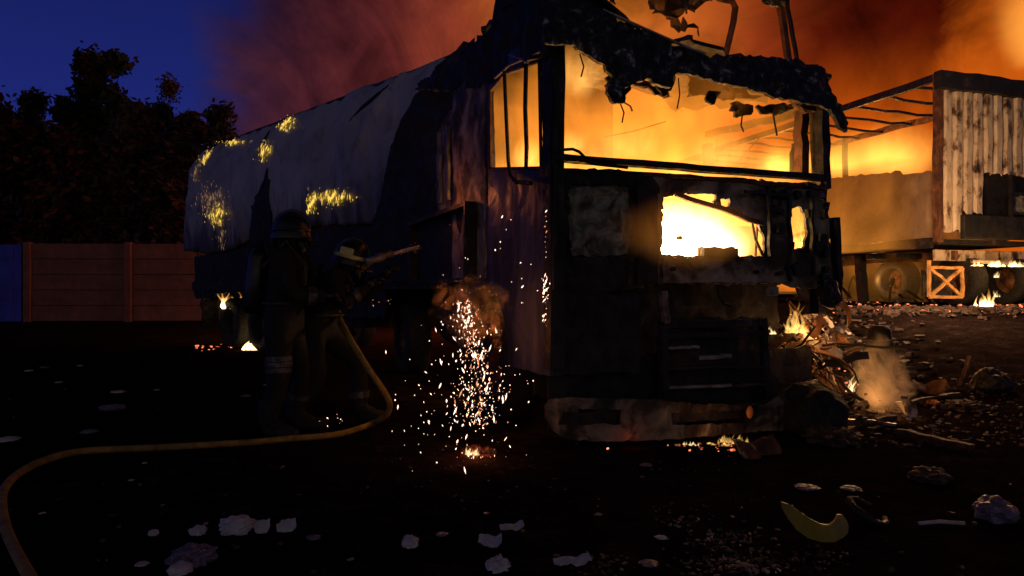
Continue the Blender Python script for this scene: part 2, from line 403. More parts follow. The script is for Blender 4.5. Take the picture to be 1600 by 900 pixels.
def chunk(name, px, py, r, mat, label, cat, seed, squash=.7, amp=.6, fr=2.2, sub=4, grp=None):
    bm = bmesh.new(); bmesh.ops.create_icosphere(bm, subdivisions=sub, radius=1)
    for v in bm.verts:
        n0 = v.co.normalized(); q = n0 * fr + Vector((seed * 3.1, seed, 0))
        d = 1 + amp * .55 * noise.noise(q) + amp * .22 * (.4 - abs(noise.noise(q * 2.2))) + amp * .12 * noise.noise(q * 5)
        v.co = n0 * r * d; v.co.z = max(v.co.z * squash, -r * squash * .55)
    me = bpy.data.meshes.new(name); bm.to_mesh(me); bm.free(); o = link_mesh(name, me, mat)
    o.location = GR(px, py, r * squash * .5); return tag(o, label, cat, grp)

# ================================================================== SETTING
# ------------------------------------------------------------------ ground
def gm():
    m = bpy.data.materials.new('dirty_asphalt'); m.use_nodes = True; t = NT(m.node_tree); t.n.clear()
    tc = t.new('ShaderNodeTexCoord').outputs['Object']
    big = t.noise(tc, .45, 5, .6, .4); fine = t.noise(tc, 38, 6, .75); mid = t.noise(tc, 5, 6, .65)
    c = t.ramp(t.math('ADD', t.math('MULTIPLY', fine, .55), t.math('MULTIPLY', mid, .45)), [(.35, (.005, .004, .004)), (.52, (.013, .0085, .008)), (.66, (.045, .032, .029))])
    b = t.new('ShaderNodeBsdfPrincipled'); t.link(c, b.inputs['Base Color'])
    t.link(t.sstep(big, .42, .58, .62, .95), b.inputs['Roughness'])
    b.inputs['Specular IOR Level'].default_value = .0
    bp = t.new('ShaderNodeBump'); bp.inputs['Strength'].default_value = .8; bp.inputs['Distance'].default_value = .02
    t.link(t.math('ADD', fine, mid), bp.inputs['Height']); t.link(bp.outputs[0], b.inputs['Normal'])
    t.link(b.outputs[0], t.new('ShaderNodeOutputMaterial').inputs[0]); return m
vs = []; fs = []
xs = [-400, -150, -60, -30] + [-20 + .25 * i for i in range(153)] + [26, 40, 80, 200, 400]
ys = [-300, -80, -20, -6] + [-2 + .25 * i for i in range(115)] + [32, 45, 80, 200, 600]
for y in ys:
    for x in xs: vs.append((x, y, gz(x, y) + (noise.noise(Vector((x * 1.3, y * 1.3, 0))) * .012)))
nx = len(xs)
for j in range(len(ys) - 1):
    for i in range(nx - 1): fs.append((j * nx + i, j * nx + i + 1, (j + 1) * nx + i + 1, (j + 1) * nx + i))
me = bpy.data.meshes.new('ground'); me.from_pydata(vs, [], fs)
tag(link_mesh('ground', me, gm(), None, True), kind='structure')

# ------------------------------------------------------------------ concrete fence on the left
f0 = Vector((-12.3, 17.9, 0)); fx = Vector((1, .04, 0)).normalized()
fence = empty('concrete_fence', (f0.x, f0.y, gz(f0.x, f0.y)), atan2(fx.y, fx.x), 'precast concrete fence of stacked planks between posts, below the dark trees', 'fence')
def fence_bay(x0, x1, z1, mt, nz=5):
    h = z1 / nz
    for k in range(nz):
        MB().box(((x0 + x1) / 2, random.uniform(-.008, .008), .02 + h * (k + .5)), (x1 - x0 - .02, .06, h - .012)).build('plank', mt, fence, bevel=.006)
bays = [-7.6, -5.1, -2.6, -.10, 2.42, 4.95, 7.4]
for i in range(len(bays) - 1):
    if i == 2: continue
    fence_bay(bays[i] + .09, bays[i + 1] - .09, 2.0, CONC)
for x in bays: MB().box((x, -.02, 1.02), (.18, .16, 2.06)).build('post', CONC, fence, bevel=.012)
bb = empty('blue_gate', fence.location + Vector(fx) * -1.37 + Vector((0, -.12, 0)), atan2(fx.y, fx.x), 'blue painted sheet metal gate at the left end of the concrete fence', 'gate')
for k in range(12): MB().box((-1.05 + k * .19 + .02, (k % 2) * .02, 1.0), (.186, .02, 1.96)).build('panel', BLUEC, bb)
MB().beam((-1.15, .05, 1.9), (1.2, .05, 1.9), .05, .06, 0).beam((-1.15, .05, .2), (1.2, .05, .2), .05, .06, 0).build('frame', SOOT, bb)

# ------------------------------------------------------------------ trees
def tree(px, topy, hw, d, mt, label, seed, base=1.2, n=5200, shape='round', trunk_r=.12):
    rnd = random.Random(seed); X = (px - 800) / FPX * d; top = H + (HOR - topy) / FPX * d; w_ = hw / FPX * d; g = gz(X, d)
    root = empty('tree', (X, d, g), rnd.uniform(0, 6), label, 'tree', 'trees behind the concrete fence')
    h = top - g; mb = MB(); mb.tube([(0, 0, -.2), (.05, .03, h * .3), (-.04, .06, h * .62), (.02, 0, h * .9)], [trunk_r, trunk_r * .8, trunk_r * .5, .02], 8, .1)
    clumps = []
    for k in range(int(26 + w_ * 26)):
        z = base + (h - base) * rnd.random() ** .85; t = (z - base) / (h - base)
        prof = (1 - t ** 2.2) ** .5 if shape == 'round' else (.95 - .35 * t if t < .86 else .55)
        a = rnd.uniform(0, 2 * pi); r = w_ * prof * rnd.uniform(.25, .85)
        c = Vector((r * cos(a), r * sin(a), z)); clumps.append((c, rnd.uniform(.25, .6) * max(.7, min(1.3, w_))))
        mb.tube([(0, 0, max(.3, z * .6)), c * .5 + Vector((0, 0, z * .35)), c], [.035, .022, .01], 5)
    clumps.append((Vector((0, 0, h - .25)), .3))
    mb.build('trunk', BARK, root, True)
    vs = []; fs = []
    for k in range(n):
        c, r = rnd.choice(clumps); q = Vector((rnd.gauss(0, 1), rnd.gauss(0, 1), rnd.gauss(0, .9))); p = c + q * r * .52
        s_ = rnd.uniform(.07, .17); u = Vector((rnd.gauss(0, 1), rnd.gauss(0, 1), rnd.gauss(0, 1))).normalized(); v = u.orthogonal().normalized() * s_ * .6; u *= s_
        i = len(vs); vs += [p - u, p + v, p + u, p - v]; fs.append((i, i + 1, i + 2, i + 3))
    me = bpy.data.meshes.new('crown'); me.from_pydata([tuple(v) for v in vs], [], fs); link_mesh('crown', me, mt, root)
for t in [(-25, 175, 62, 21.5, LEAFR, 'reddish autumn tree cut by the left edge of the photo'),
          (48, 150, 34, 23, LEAFD, 'dark rounded tree just above the blue gate'),
          (30, 205, 60, 20.5, LEAFR, 'low rusty-leaved tree close behind the left fence post'),
          (103, 152, 32, 23.5, LEAFD, 'dark ragged tree immediately left of the tall poplar'),
          (140, 92, 22, 24, LEAFD, 'left and broader half of the tall twin-topped poplar, highest of the trees'),
          (178, 90, 15, 24.4, LEAFD, 'narrow right-hand spire beside the tall poplar'),
          (100, 235, 66, 20.6, LEAFR, 'low bushy tree with brown leaves in front of the poplar'),
          (212, 168, 42, 22, LEAFR, 'brown-leaved tree right of the tall poplar'),
          (254, 172, 26, 23, LEAFD, 'dark tree below the thin bare stem with a tuft'),
          (190, 225, 66, 20.8, LEAFR, 'reddish tree above the middle fence panel'),
          (300, 182, 24, 22, LEAFR, 'yellow-brown tree just left of the tarpaulin trailer corner'),
          (345, 166, 27, 24, LEAFD, 'dark round-topped tree peeping over the tarpaulin trailer roof'),
          (275, 235, 60, 20.8, LEAFR, 'low red-brown tree beside the rear of the tarpaulin trailer'),
          (360, 240, 60, 22, LEAFD, 'dark low tree mostly hidden behind the tarpaulin trailer')]:
    tree(*t, seed=hash(t[5]) % 1 + int(abs(t[0]) * 7 + t[1]), shape='col' if t[2] < 24 else 'round', n=13000 if t[2] > 40 else 8000, base=.4 if t[1] > 200 else 1.2)
rr = empty('sapling', (-11.1, 22.6, .3), 0, 'thin bare stem topped by one small tuft of leaves against the blue sky', 'tree')
MB().tube([(0, 0, 0), (.06, 0, 3), (0, 0, 5.2), (.02, 0, 7.4)], [.05, .04, .025, .012], 6).build('trunk', BARK, rr)
vs = []; fs = []
for k in range(500):
    p = Vector((random.gauss(0, .13), random.gauss(0, .13), 7.35 + random.gauss(0, .2))); s_ = .06; u = Vector((random.gauss(0, 1), random.gauss(0, 1), random.gauss(0, 1))).normalized(); v = u.orthogonal().normalized() * s_ * .6; u *= s_
    i = len(vs); vs += [p - u, p + v, p + u, p - v]; fs.append((i, i + 1, i + 2, i + 3))
me = bpy.data.meshes.new('crown'); me.from_pydata([tuple(v) for v in vs], [], fs); link_mesh('crown', me, LEAFR, rr)

# ================================================================== THE BURNING TRACTOR (local: x = along the front, y = rearward)
AX, AY = .258, 4.84; TA = atan2(.377, .926); cT, sT = cos(TA), sin(TA)
truck = empty('truck_tractor', (AX, AY, 0), TA, 'burnt-out truck cab in the middle, flames showing through its windscreen frame', 'truck')
def loc2w(u, v, z): return Vector((AX + cT * u - sT * v, AY + sT * u + cT * v, z))
def hit(px, py, axis, val, OX=AX, OY=AY, A=TA):
    """where the line of sight meets a plane of the local frame (axis 1: y=val, axis 0: x=val)"""
    k = (px - 800) / FPX; c, s = cos(A), sin(A)
    # local of point (k d, d): u = c*(kd-OX)+s*(d-OY); v = -s*(kd-OX)+c*(d-OY)
    if axis == 1: d = (val - s * OX + c * OY) / (-s * k + c)
    else: d = (val + c * OX + s * OY) / (c * k + s)
    u = c * (k * d - OX) + s * (d - OY); v = -s * (k * d - OX) + c * (d - OY)
    z = H - (py - HOR) / FPX * d
    return (u, z) if axis == 1 else (v, z)
def FPl(pts, v=0): return [hit(a, b, 1, v) for a, b in pts]
def SPl(pts, u=0): return [hit(a, b, 0, u) for a, b in pts]
def front(v): return lambda a, b, o: (a, v + o, b)
def sidep(u): return lambda a, b, o: (u + o, a, b)

# visor band over the windscreen and sagging right end
vis = FPl([(852, -70), (885, -30), (905, 0), (940, 18), (1000, 45), (1080, 80), (1100, 86), (1180, 88), (1240, 92), (1262, 103), (1290, 107), (1299, 130), (1306, 152), (1327, 192), (1325, 206), (1311, 196), (1299, 170), (1240, 157), (1180, 142), (1120, 128), (1062, 112), (1050, 122), (1046, 138), (1028, 132), (1012, 121), (992, 130), (975, 140), (968, 162), (955, 158), (950, 130), (962, 118), (946, 100), (918, 83), (885, 70), (852, 66)], -.2)
sheet('roof_visor', CRUST, truck, vis, mp=lambda a, b, o: (a, -.2 + o, b), th=.035, step=.05, rough=.007, bump=.045, bs=6)
tr_top = [hit(px, py, 1, -.2) for px, py in ((940, 16), (1000, 43), (1080, 78), (1100, 85))]
MB().tube([(a, -.21, b) for a, b in tr_top], .012, 6).build('roof_rail', STEEL, truck)
# roof sheet behind the visor
sheet('roof', CHAR, truck, [(0, .0), (2.55, .0), (2.5, 1.2), (1.9, 1.35), (1.5, 1.0), (.9, 1.3), (.5, 2.1), (0, 2.1)], mp=lambda a, b, o: (a, b - .05, 2.98 + .35 * sm((.9 - a) / .9) - .12 * a / 2.5 + o), th=.03, step=.12, rough=.03, bump=.08)
# left air deflector (side + front faces)
sheet('roof_deflector', SOOT, truck, SPl([(645, 139), (662, 122), (700, 98), (745, 68), (760, 50), (767, 25), (768, 0), (772, -70), (830, -120), (862, -110), (862, 80), (845, 92), (800, 104), (760, 130), (720, 142)], -.02), mp=sidep(-.02), th=.06, step=.09, rough=.012, bump=.09)
sheet('deflector_front', CHAR, truck, [(0.0, 2.8), (.02, 3.7), (.3, 3.45), (.55, 3.1), (.6, 2.85)], mp=lambda a, b, o: (a, -.08 + (b - 2.8) * .35 + o, b), th=.04, step=.08, rough=.01, bump=.06)
# windscreen pillars
p0 = [hit(859, y, 1, 0) for y in (60, 250)]
MB().beam((.045, .02, .55), (.045, .02, 2.86), .11, .12, .004, 8).build('windscreen_pillar', CHAR, truck)
MB().beam((.015, -.05, 1.1), (.02, -.055, 2.8), .03, .05, .006, 8).build('door_seal', SOOT, truck)
a1 = hit(1262, 170, 1, .05); a2 = hit(1262, 275, 1, .05); b1 = hit(1284, 160, 1, 0); b2 = hit(1287, 275, 1, 0)
MB().beam((a1[0], .12, a1[1]), (a2[0], .12, a2[1]), .075, .09, .008, 6).build('windscreen_pillar', RUST, truck)
MB().beam((b1[0] - .03, .0, b1[1]), (b2[0] - .02, .0, b2[1]), .06, .10, .006, 6).beam((b1[0] + .05, .05, b1[1] + .05), (b2[0] + .06, .05, b2[1] - .1), .05, .1, .006, 6).build('windscreen_pillar', CHAR, truck)
# far side frame of the cab
MB().beam((2.55, .1, .9), (2.55, .1, 2.6), .08, .1, .01).beam((2.5, .1, 2.62), (2.5, 1.5, 2.7), .06, .06, .02).beam((2.52, 1.4, .9), (2.5, 1.5, 2.6), .07, .09, .01).build('side_frame', CHAR, truck)
# scuttle beam below the windscreen
L = [hit(x, y, 1, -.03) for x, y in ((868, 246), (1000, 256), (1120, 266), (1250, 275), (1292, 279))]
mb = MB()
for a, b in zip(L, L[1:]): mb.beam((a[0], -.03, a[1]), (b[0], -.03, b[1]), .09, .045, .004, 4)
mb.build('scuttle', CHAR, truck)
L = [hit(x, y, 1, .02) for x, y in ((868, 262), (1000, 268), (1120, 276), (1292, 290))]
mb = MB()
for a, b in zip(L, L[1:]): mb.beam((a[0], .02, a[1] - .02), (b[0], .02, b[1] - .02), .05, .03, .006, 5)
mb.build('trim_strip', RUST, truck)
# bent wiper at left end
wp = [hit(x, y, 1, -.1) for x, y in ((868, 236), (880, 234), (895, 233), (905, 237), (914, 246), (935, 250), (965, 252))]
MB().tube([(a, -.1, b) for a, b in wp], .011, 7).build('wiper', SOOT, truck)
wp = [hit(x, y, 1, -.12) for x, y in ((872, 248), (900, 247), (930, 256), (980, 262))]
MB().tube([(a, -.12, b) for a, b in wp], .013, 7, .2).build('wiper', SOOT, truck)

# front panel with burnt-through openings
outer = FPl([(862, 262), (1000, 268), (1120, 276), (1290, 288), (1297, 330), (1302, 400), (1305, 452), (1243, 450), (1230, 444), (1035, 443), (985, 452), (862, 470)])
h1 = FPl([(1038, 308), (1062, 302), (1100, 302), (1121, 304), (1119, 320), (1140, 330), (1170, 343), (1188, 350), (1196, 370), (1196, 400), (1150, 401), (1150, 386), (1097, 386), (1096, 400), (1037, 398)])
h1b = FPl([(1128, 311), (1143, 309), (1142, 322), (1130, 320)])
h2 = FPl([(1240, 326), (1252, 321), (1263, 333), (1263, 362), (1256, 388), (1244, 390), (1238, 362)])
h3 = FPl([(905, 300), (985, 300), (985, 318), (905, 316)])
sheet('front_panel', PAINT, truck, outer, [h1, h1b, h2], mp=front(0.02), th=.025, step=.05, rough=.006, bump=.03, bs=5)
# charred upper-left zone, standing proud
sheet('instrument_panel', PANELG, truck, FPl([(890, 296), (925, 292), (983, 300), (988, 345), (984, 396), (940, 400), (892, 398)], -.03), mp=front(-.03), th=.02, step=.05, rough=.008, bump=.05, bs=8)
MB().beam((*hit(1008, 290, 1, -.05)[:1], -.05, hit(1008, 290, 1, -.05)[1]), (hit(1010, 445, 1, -.05)[0], -.05, hit(1010, 445, 1, -.05)[1]), .17, .05, .006).build('centre_post', SOOT, truck)
sheet('scorched_cover', SOOT, truck, FPl([(862, 262), (1020, 270), (1032, 300), (985, 299), (985, 290), (892, 288), (886, 330), (888, 400), (985, 404), (985, 450), (862, 470)], -.012), mp=front(-.012), th=.015, step=.06, rough=.01, bump=.02)
# diagonal bar across the opening
a = hit(1056, 303, 1, -.02); b = hit(1192, 349, 1, -.02)
MB().beam((a[0], -.02, a[1]), (b[0], -.02, b[1]), .03, .035, .004, 6).build('brace_bar', RUST, truck)
a = hit(1175, 345, 1, 0); b = hit(1192, 400, 1, 0)
MB().tube([(a[0], 0, a[1]), (a[0] + .05, .02, (a[1] + b[1]) / 2), (b[0], 0, b[1])], .012, 6, .3).tube([(a[0] + .1, .05, a[1]), (a[0] + .07, .04, b[1])], .01, 6).build('cable', RUST, truck)
a = hit(1097, 387, 1, -.03); b = hit(1150, 402, 1, -.03)
MB().box(((a[0] + b[0]) / 2, -.03, (a[1] + b[1]) / 2), (b[0] - a[0], .06, a[1] - b[1])).build('latch_box', SOOT, truck, bevel=.006)
sheet('lower_front_panel', PAINT, truck, FPl([(1036, 402), (1240, 405), (1242, 441), (1036, 442)], -.012), mp=front(-.012), th=.018, step=.05, rough=.003, bump=.02)
for px, py in ((1180, 425), (1060, 372), (1218, 330), (1222, 310), (1285, 312), (1205, 300), (1228, 420), (1050, 420)):
    a = hit(px, py, 1, -.02); MB().lathe([(0, -.02), (.014, -.02), (.016, 0), (.016, .02)], 10, Matrix.Translation((a[0], -.03, a[1])) @ Matrix.Rotation(pi / 2, 4, 'X')).build('bolt', CHAR, truck)
# clutter around the right opening
mb = MB()
for k in range(26):
    px = random.uniform(1200, 1296); py = random.uniform(288, 445)
    if 1236 < px < 1266 and 318 < py < 392: continue
    a = hit(px, py, 1, -.03); mb.box((a[0], -.03 + random.uniform(-.02, .02), a[1]), (random.uniform(.02, .09), .04, random.uniform(.02, .1)), Matrix.Rotation(random.uniform(-.5, .5), 3, 'Y'))
tag(mb.build('melted_fitting', CHAR, truck), kind='stuff')
for (x0, y0, x1, y1) in ((1160, 300, 1235, 306), (1200, 290, 1204, 400), (1232, 300, 1236, 440), (1268, 300, 1270, 430)):
    a = hit(x0, y0, 1, -.035); b = hit(x1, y1, 1, -.035); MB().beam((a[0], -.035, a[1]), (b[0], -.035, b[1]), .025, .03, .006).build('rib', CHAR, truck)
# right edge strut and mirror stump
MB().beam((*hit(1304, 340, 1, -.02)[:1], -.02, hit(1304, 340, 1, -.02)[1]), (hit(1308, 470, 1, -.02)[0], -.02, hit(1308, 470, 1, -.02)[1]), .05, .07, .008).build('corner_post', SOOT, truck)
mr = hit(1296, 458, 1, -.1)
o = blob('mirror_stump', (mr[0], -.1, mr[1]), (.09, .08, .12), CRUST, 3, truck)
for v in o.data.vertices: v.co *= 1 + .35 * noise.noise(v.co * 14)
MB().box((1.3, .48, 1.20), (2.5, .82, .03)).build('light_stop_plate', CHAR, truck)  # plate added to keep the engine fire light from spilling down
MB().box((1.3, .86, 1.4), (2.5, .03, .6)).build('firewall', CHAR, truck)
# recess and lower front
sheet('grille_dark_backing', SOOT, truck, FPl([(1030, 500), (1200, 496), (1204, 650), (1030, 650)], .06), mp=front(.06), th=.02, step=.1, rough=.01, bump=.02)  # dark sheet added so the gaps in the grille stay black
sheet('bumper_light_stop', SOOT, truck, [(.05, .10), (2.5, .10), (2.5, .62), (.05, .62)], mp=front(.12), th=.02, step=.15, rough=.01, bump=.02)  # sheet added to block light coming under the chassis from behind
MB().box((1.3, 1.3, .5), (1.0, 1.6, .7)).build('engine_block', SOOT, truck, bevel=.05)
MB().lathe([(0, -1.1), (.08, -1.1), (.08, 1.1), (0, 1.1)], 12, Matrix.Translation((1.28, 1.35, .45)) @ Matrix.Rotation(pi / 2, 4, 'Y')).build('axle', SOOT, truck)
sheet('bulkhead', SOOT, truck, [(.1, .3), (2.5, .3), (2.5, 1.2), (.1, 1.2)], mp=front(.5), th=.03, step=.15, bump=.05)
for (x0, y0, x1, y1, hh, mt) in ((1035, 508, 1195, 503, .055, CHAR), (1042, 543, 1090, 542, .02, STEEL), (1090, 559, 1140, 556, .03, STEEL), (1040, 605, 1140, 601, .022, STEEL), (1140, 603, 1200, 598, .018, CHAR), (1036, 455, 1040, 505, .05, PAINT), (1040, 575, 1200, 572, .02, SOOT), (1040, 525, 1195, 520, .04, SOOT), (1192, 500, 1197, 640, .05, SOOT), (1035, 510, 1037, 640, .06, SOOT)):
    a = hit(x0, y0, 1, -.04); b = hit(x1, y1, 1, -.04); MB().beam((a[0], -.04, a[1]), (b[0], -.04, b[1]), .05, hh, .004, 6).build('grille_bar', mt, truck)
a = hit(1125, 450, 1, .02)
MB().tube([(hit(x, y, 1, .02)[0], .02, hit(x, y, 1, .02)[1]) for x, y in ((1121, 446), (1123, 462), (1131, 474), (1142, 478))], .012, 6).build('coolant_hose', RUBBER, truck)
a = hit(1206, 455, 1, 0); MB().box((a[0], 0, a[1]), (.12, .03, .07)).build('bracket', PAINT, truck, bevel=.005)
sheet('left_lower_panel', SOOT, truck, [(.02, .5), (.72, .5), (.74, 1.06), (.02, 1.12)], mp=front(.0), th=.03, step=.08, bump=.04, rough=.01)
# bumper, bowed, with lamp openings
def bow(u): return -.16 + .22 * ((u - 1.25) / 1.3) ** 4
bl = FPl([(868, 640), (876, 628), (902, 623), (1020, 622), (1090, 630), (1195, 632), (1240, 600), (1300, 596), (1313, 612), (1311, 640), (1290, 665), (1200, 672), (1100, 680), (1000, 688), (896, 691), (876, 678), (868, 658)], -.12)
sheet('bumper', PAINTD, truck, bl, [FPl([(911, 641), (974, 640), (973, 663), (916, 665)], -.14), FPl([(1262, 624), (1300, 621), (1298, 638), (1264, 641)], -.14), FPl([(1048, 645), (1165, 640), (1165, 660), (1050, 664)], -.14)], mp=lambda a, b, o: (a, bow(a) + o * 1.0, b), th=.03, step=.06, rough=.004, bump=.025, bs=5)
for (x0, y0, x1, y1) in ((911, 641, 973, 665), (1262, 622, 1300, 641)):
    a = hit(x0, y0, 1, -.1); b = hit(x1, y1, 1, -.1)
    MB().box(((a[0] + b[0]) / 2, .02, (a[1] + b[1]) / 2), (b[0] - a[0] + .05, .12, a[1] - b[1] + .05)).build('headlight_housing', SOOT, truck, bevel=.01)
a = hit(1176, 645, 1, -.22); o = blob('indicator', (a[0], bow(a[0]) - .03, a[1]), (.03, .02, .05), AMBER, 2, truck)
sheet('step_panel', SOOT, truck, [(.02, .18), (.75, .12), (1.5, .12), (2.4, .16), (2.4, .22), (.05, .26)], mp=front(-.1), th=.02, step=.08, bump=.02)
# door side
win = SPl([(769, 264), (768, 143), (778, 128), (792, 114), (845, 97), (848, 262)])
arc = [(1.35 + .6 * cos(t), .55 + .6 * sin(t)) for t in [pi - k * pi / 10 for k in range(11)]]
sheet('sleeper_panel', PAINT, truck, [(1.27, 1.2), (1.27, 3.05), (2.2, 3.05), (2.2, 1.2)], mp=sidep(-.015), th=.015, step=.08, rough=.004, bump=.02)
sheet('cab_side', SIDEP, truck, [(0, .5), (.0, 2.9), (1.2, 3.05), (2.18, 3.05), (2.18, .6), (1.96, .55)] + arc[::-1] + [(.74, .5)], [win], mp=sidep(0), th=.03, step=.08, rough=.003, bump=.02)
wt = [hit(x, y, 0, 0) for x, y in ((769, 264), (768, 143), (792, 114), (845, 97), (848, 262), (769, 264))]
MB().tube([(-.012, a, b) for a, b in wt], .014, 6).build('window_seal', RUST, truck)
for pts in (((788, 112), (791, 180), (794, 250), (797, 275), (806, 284), (830, 286)), ((822, 100), (821, 170), (823, 230), (822, 265))):
    q = [hit(x, y, 0, -.05) for x, y in pts]; MB().tube([(-.05, a, b) for a, b in q], .016, 7, .15).build('mirror_arm', SOOT, truck)
q = [hit(x, y, 0, -.06) for x, y in ((773, 122), (795, 102), (820, 92), (845, 80))]
MB().tube([(-.06, a, b) for a, b in q], .01, 6).build('gutter_trim', STEEL, truck)
q = [hit(x, y, 0, -.07) for x, y in ((795, 86), (815, 92), (825, 98))]
MB().tube([(-.07, a, b) for a, b in q], .008, 6).build('gutter_trim', STEEL, truck)
# side locker (dark box) on the sleeper
MB().box((-.06, 2.55, 1.87), (.12, 2.1, .04)).box((-.06, 2.55, 1.19), (.12, 2.1, .04)).box((-.06, 1.52, 1.53), (.12, .04, .64)).box((-.06, 3.58, 1.53), (.12, .04, .64)).build('locker_frame', CHAR, truck)
MB().box((-.0, 2.55, 1.53), (.02, 2.02, .62)).build('locker_back', SOOT, truck)
sheet('sleeper_side', PAINT, truck, [(2.22, 1.15), (2.22, 2.95), (2.6, 2.9), (3.1, 2.7), (3.5, 2.2), (3.75, 1.4), (3.75, 1.15)], mp=lambda a, b, o: (.03 + o + .25 * max(0, a - 2.8), a, b), th=.03, step=.1, rough=.02, bump=.06)
for v_ in (2.32, 2.62): MB().beam((-.02, v_, 2.0), (-.02, v_ + .05, 2.75), .03, .05, .008).build('side_rail', STEEL, truck)
lamp('locker_fire_light', loc2w(-.3, 2.0, 2.0), 2.5, (1, .24, .06), .05)
# step, tank, wheels, chassis
MB().lathe([(0, -.8), (.30, -.8), (.34, -.76), (.34, .76), (.30, .8), (0, .8)], 24, Matrix.Translation((.75, 3.5, .72)) @ Matrix.Rotation(pi / 2, 4, 'X')).build('fuel_tank', SOOT, truck, True)
for s_ in (.7, 1.8): MB().beam((s_, .4, .75), (s_, 5.9, .75), .08, .22, .0).build('chassis_rail', SOOT, truck)
def wheel(parent, c, axis_rot, r=.48, wd=.3, burnt=True):
    M = Matrix.Translation(c) @ axis_rot
    t = MB().lathe([(r * .58, -wd / 2), (r * .93, -wd / 2), (r, -wd * .38), (r, wd * .38), (r * .93, wd / 2), (r * .58, wd / 2), (r * .58, -wd / 2)], 32, M).build('wheel', RUBBER, parent, True)
    MB().lathe([(0, -.02), (.12, -.04), (.14, -.1), (.22, -.1), (r * .5, -.02), (r * .6, -wd * .45), (r * .6, wd * .4)], 28, M).build('rim', RUST, t, True)
    for k in range(8):
        a = k * pi / 4; MB().lathe([(0, -.12), (.016, -.12), (.016, -.08)], 6, M @ Matrix.Translation((.18 * cos(a), .18 * sin(a), 0))).build('lug_nut', CHAR, t)
    return t
RY = Matrix.Rotation(pi / 2, 4, 'Y')
for c in ((.22, 1.35, .44), (2.3, 1.35, .44), (.25, 4.9, .44), (2.3, 4.9, .44)): wheel(truck, c, RY)
# inside: seat frames, dash, steering wheel, roof shreds
for u_ in (.55, 1.85):
    st = MB().beam((u_ - .22, .9, 1.3), (u_ - .22, 1.15, 1.95), .03, .03, .004).beam((u_ + .22, .9, 1.3), (u_ + .22, 1.15, 1.95), .03, .03, .004).beam((u_ - .22, 1.15, 1.95), (u_ + .22, 1.15, 1.95), .03, .03, .004).beam((u_ - .22, 1.02, 1.6), (u_ + .22, 1.02, 1.6), .02, .02, .004).build('seat_frame', RUST, truck)
mbq = [(.48 + .2 * cos(t), .42 + .06 * sin(t), 1.86 + .18 * sin(t)) for t in [k * pi / 8 for k in range(17)]]
MB().tube(mbq, .014, 6).build('steering_wheel', SOOT, truck)
def rag(px, name, v, mt=CHAR, th=.02, label=None):
    sheet(name, mt, truck, FPl(px, v), mp=lambda a, b, o: (a, v + o, b), th=th, step=.05, rough=.008, bump=.08, bs=8)
rag([(945, 122), (975, 112), (990, 135), (978, 150), (972, 163), (955, 160), (958, 140)], 'hanging_scrap', .1)
rag([(1075, 112), (1098, 124), (1165, 140), (1195, 152), (1165, 155), (1100, 150), (1078, 150)], 'headlining_scrap', .3, HAZEL)
rag([(1144, 160), (1160, 155), (1176, 165), (1172, 180), (1150, 181), (1143, 172)], 'hanging_scrap', .15)
rag([(1182, 166), (1215, 162), (1250, 158), (1240, 170), (1215, 180), (1190, 178)], 'hanging_scrap', .12)
rag([(1238, 156), (1290, 166), (1290, 172), (1262, 172), (1250, 168)], 'melted_trim', -.05, RUST, .04)
rag([(1022, 112), (1040, 116), (1052, 112), (1054, 128), (1047, 142), (1036, 150), (1030, 138), (1018, 126)], 'hanging_scrap', .0, PAINTD)
rag([(990, 120), (1012, 128), (1032, 140), (1050, 151), (1040, 153), (1018, 143), (996, 132)], 'hanging_scrap', .06, RUST)
rag([(1112, 140), (1126, 144), (1122, 158), (1114, 164), (1108, 152)], 'hanging_scrap', .05, CHAR)
for pts_ in (((1060, 122), (1062, 148), (1058, 170)), ((968, 158), (975, 176), (972, 192)), ((1160, 178), (1158, 196), (1162, 206)), ((906, 84), (912, 104), (908, 120))):
    q = [hit(x, y, 1, .08) for x, y in pts_]; MB().tube([(a_, .08, b_) for a_, b_ in q], .006, 5, .2).build('wire', SOOT, truck)
q = [hit(x, y, 1, .12) for x, y in ((1208, 178), (1211, 195), (1214, 212))]; MB().tube([(a, .12, b) for a, b in q], .008, 6).build('wire', SOOT, truck)
q = [hit(x, y, 1, .3) for x, y in ((975, 160), (985, 166), (988, 174))]; MB().tube([(a, .3, b) for a, b in q], .008, 6).build('wire', SOOT, truck)
q = [hit(x, y, 1, 1.2) for x, y in ((1155, 252), (1175, 228), (1187, 215))]; MB().tube([(a, 1.2, b) for a, b in q], .006, 6).build('wire', RUST, truck)
q = [hit(x, y, 1, 1.4) for x, y in ((945, 214), (990, 205), (1040, 190))]; MB().tube([(a, 1.4, b) for a, b in q], .006, 6).build('wire', RUST, truck)
q = hit(1240, 250, 1, .25); MB().lathe([(0, -.1), (.035, -.1), (.035, .06), (.018, .1), (.018, .14), (0, .14)], 12, Matrix.Translation((q[0], .25, q[1]))).build('canister', CHAR, truck)
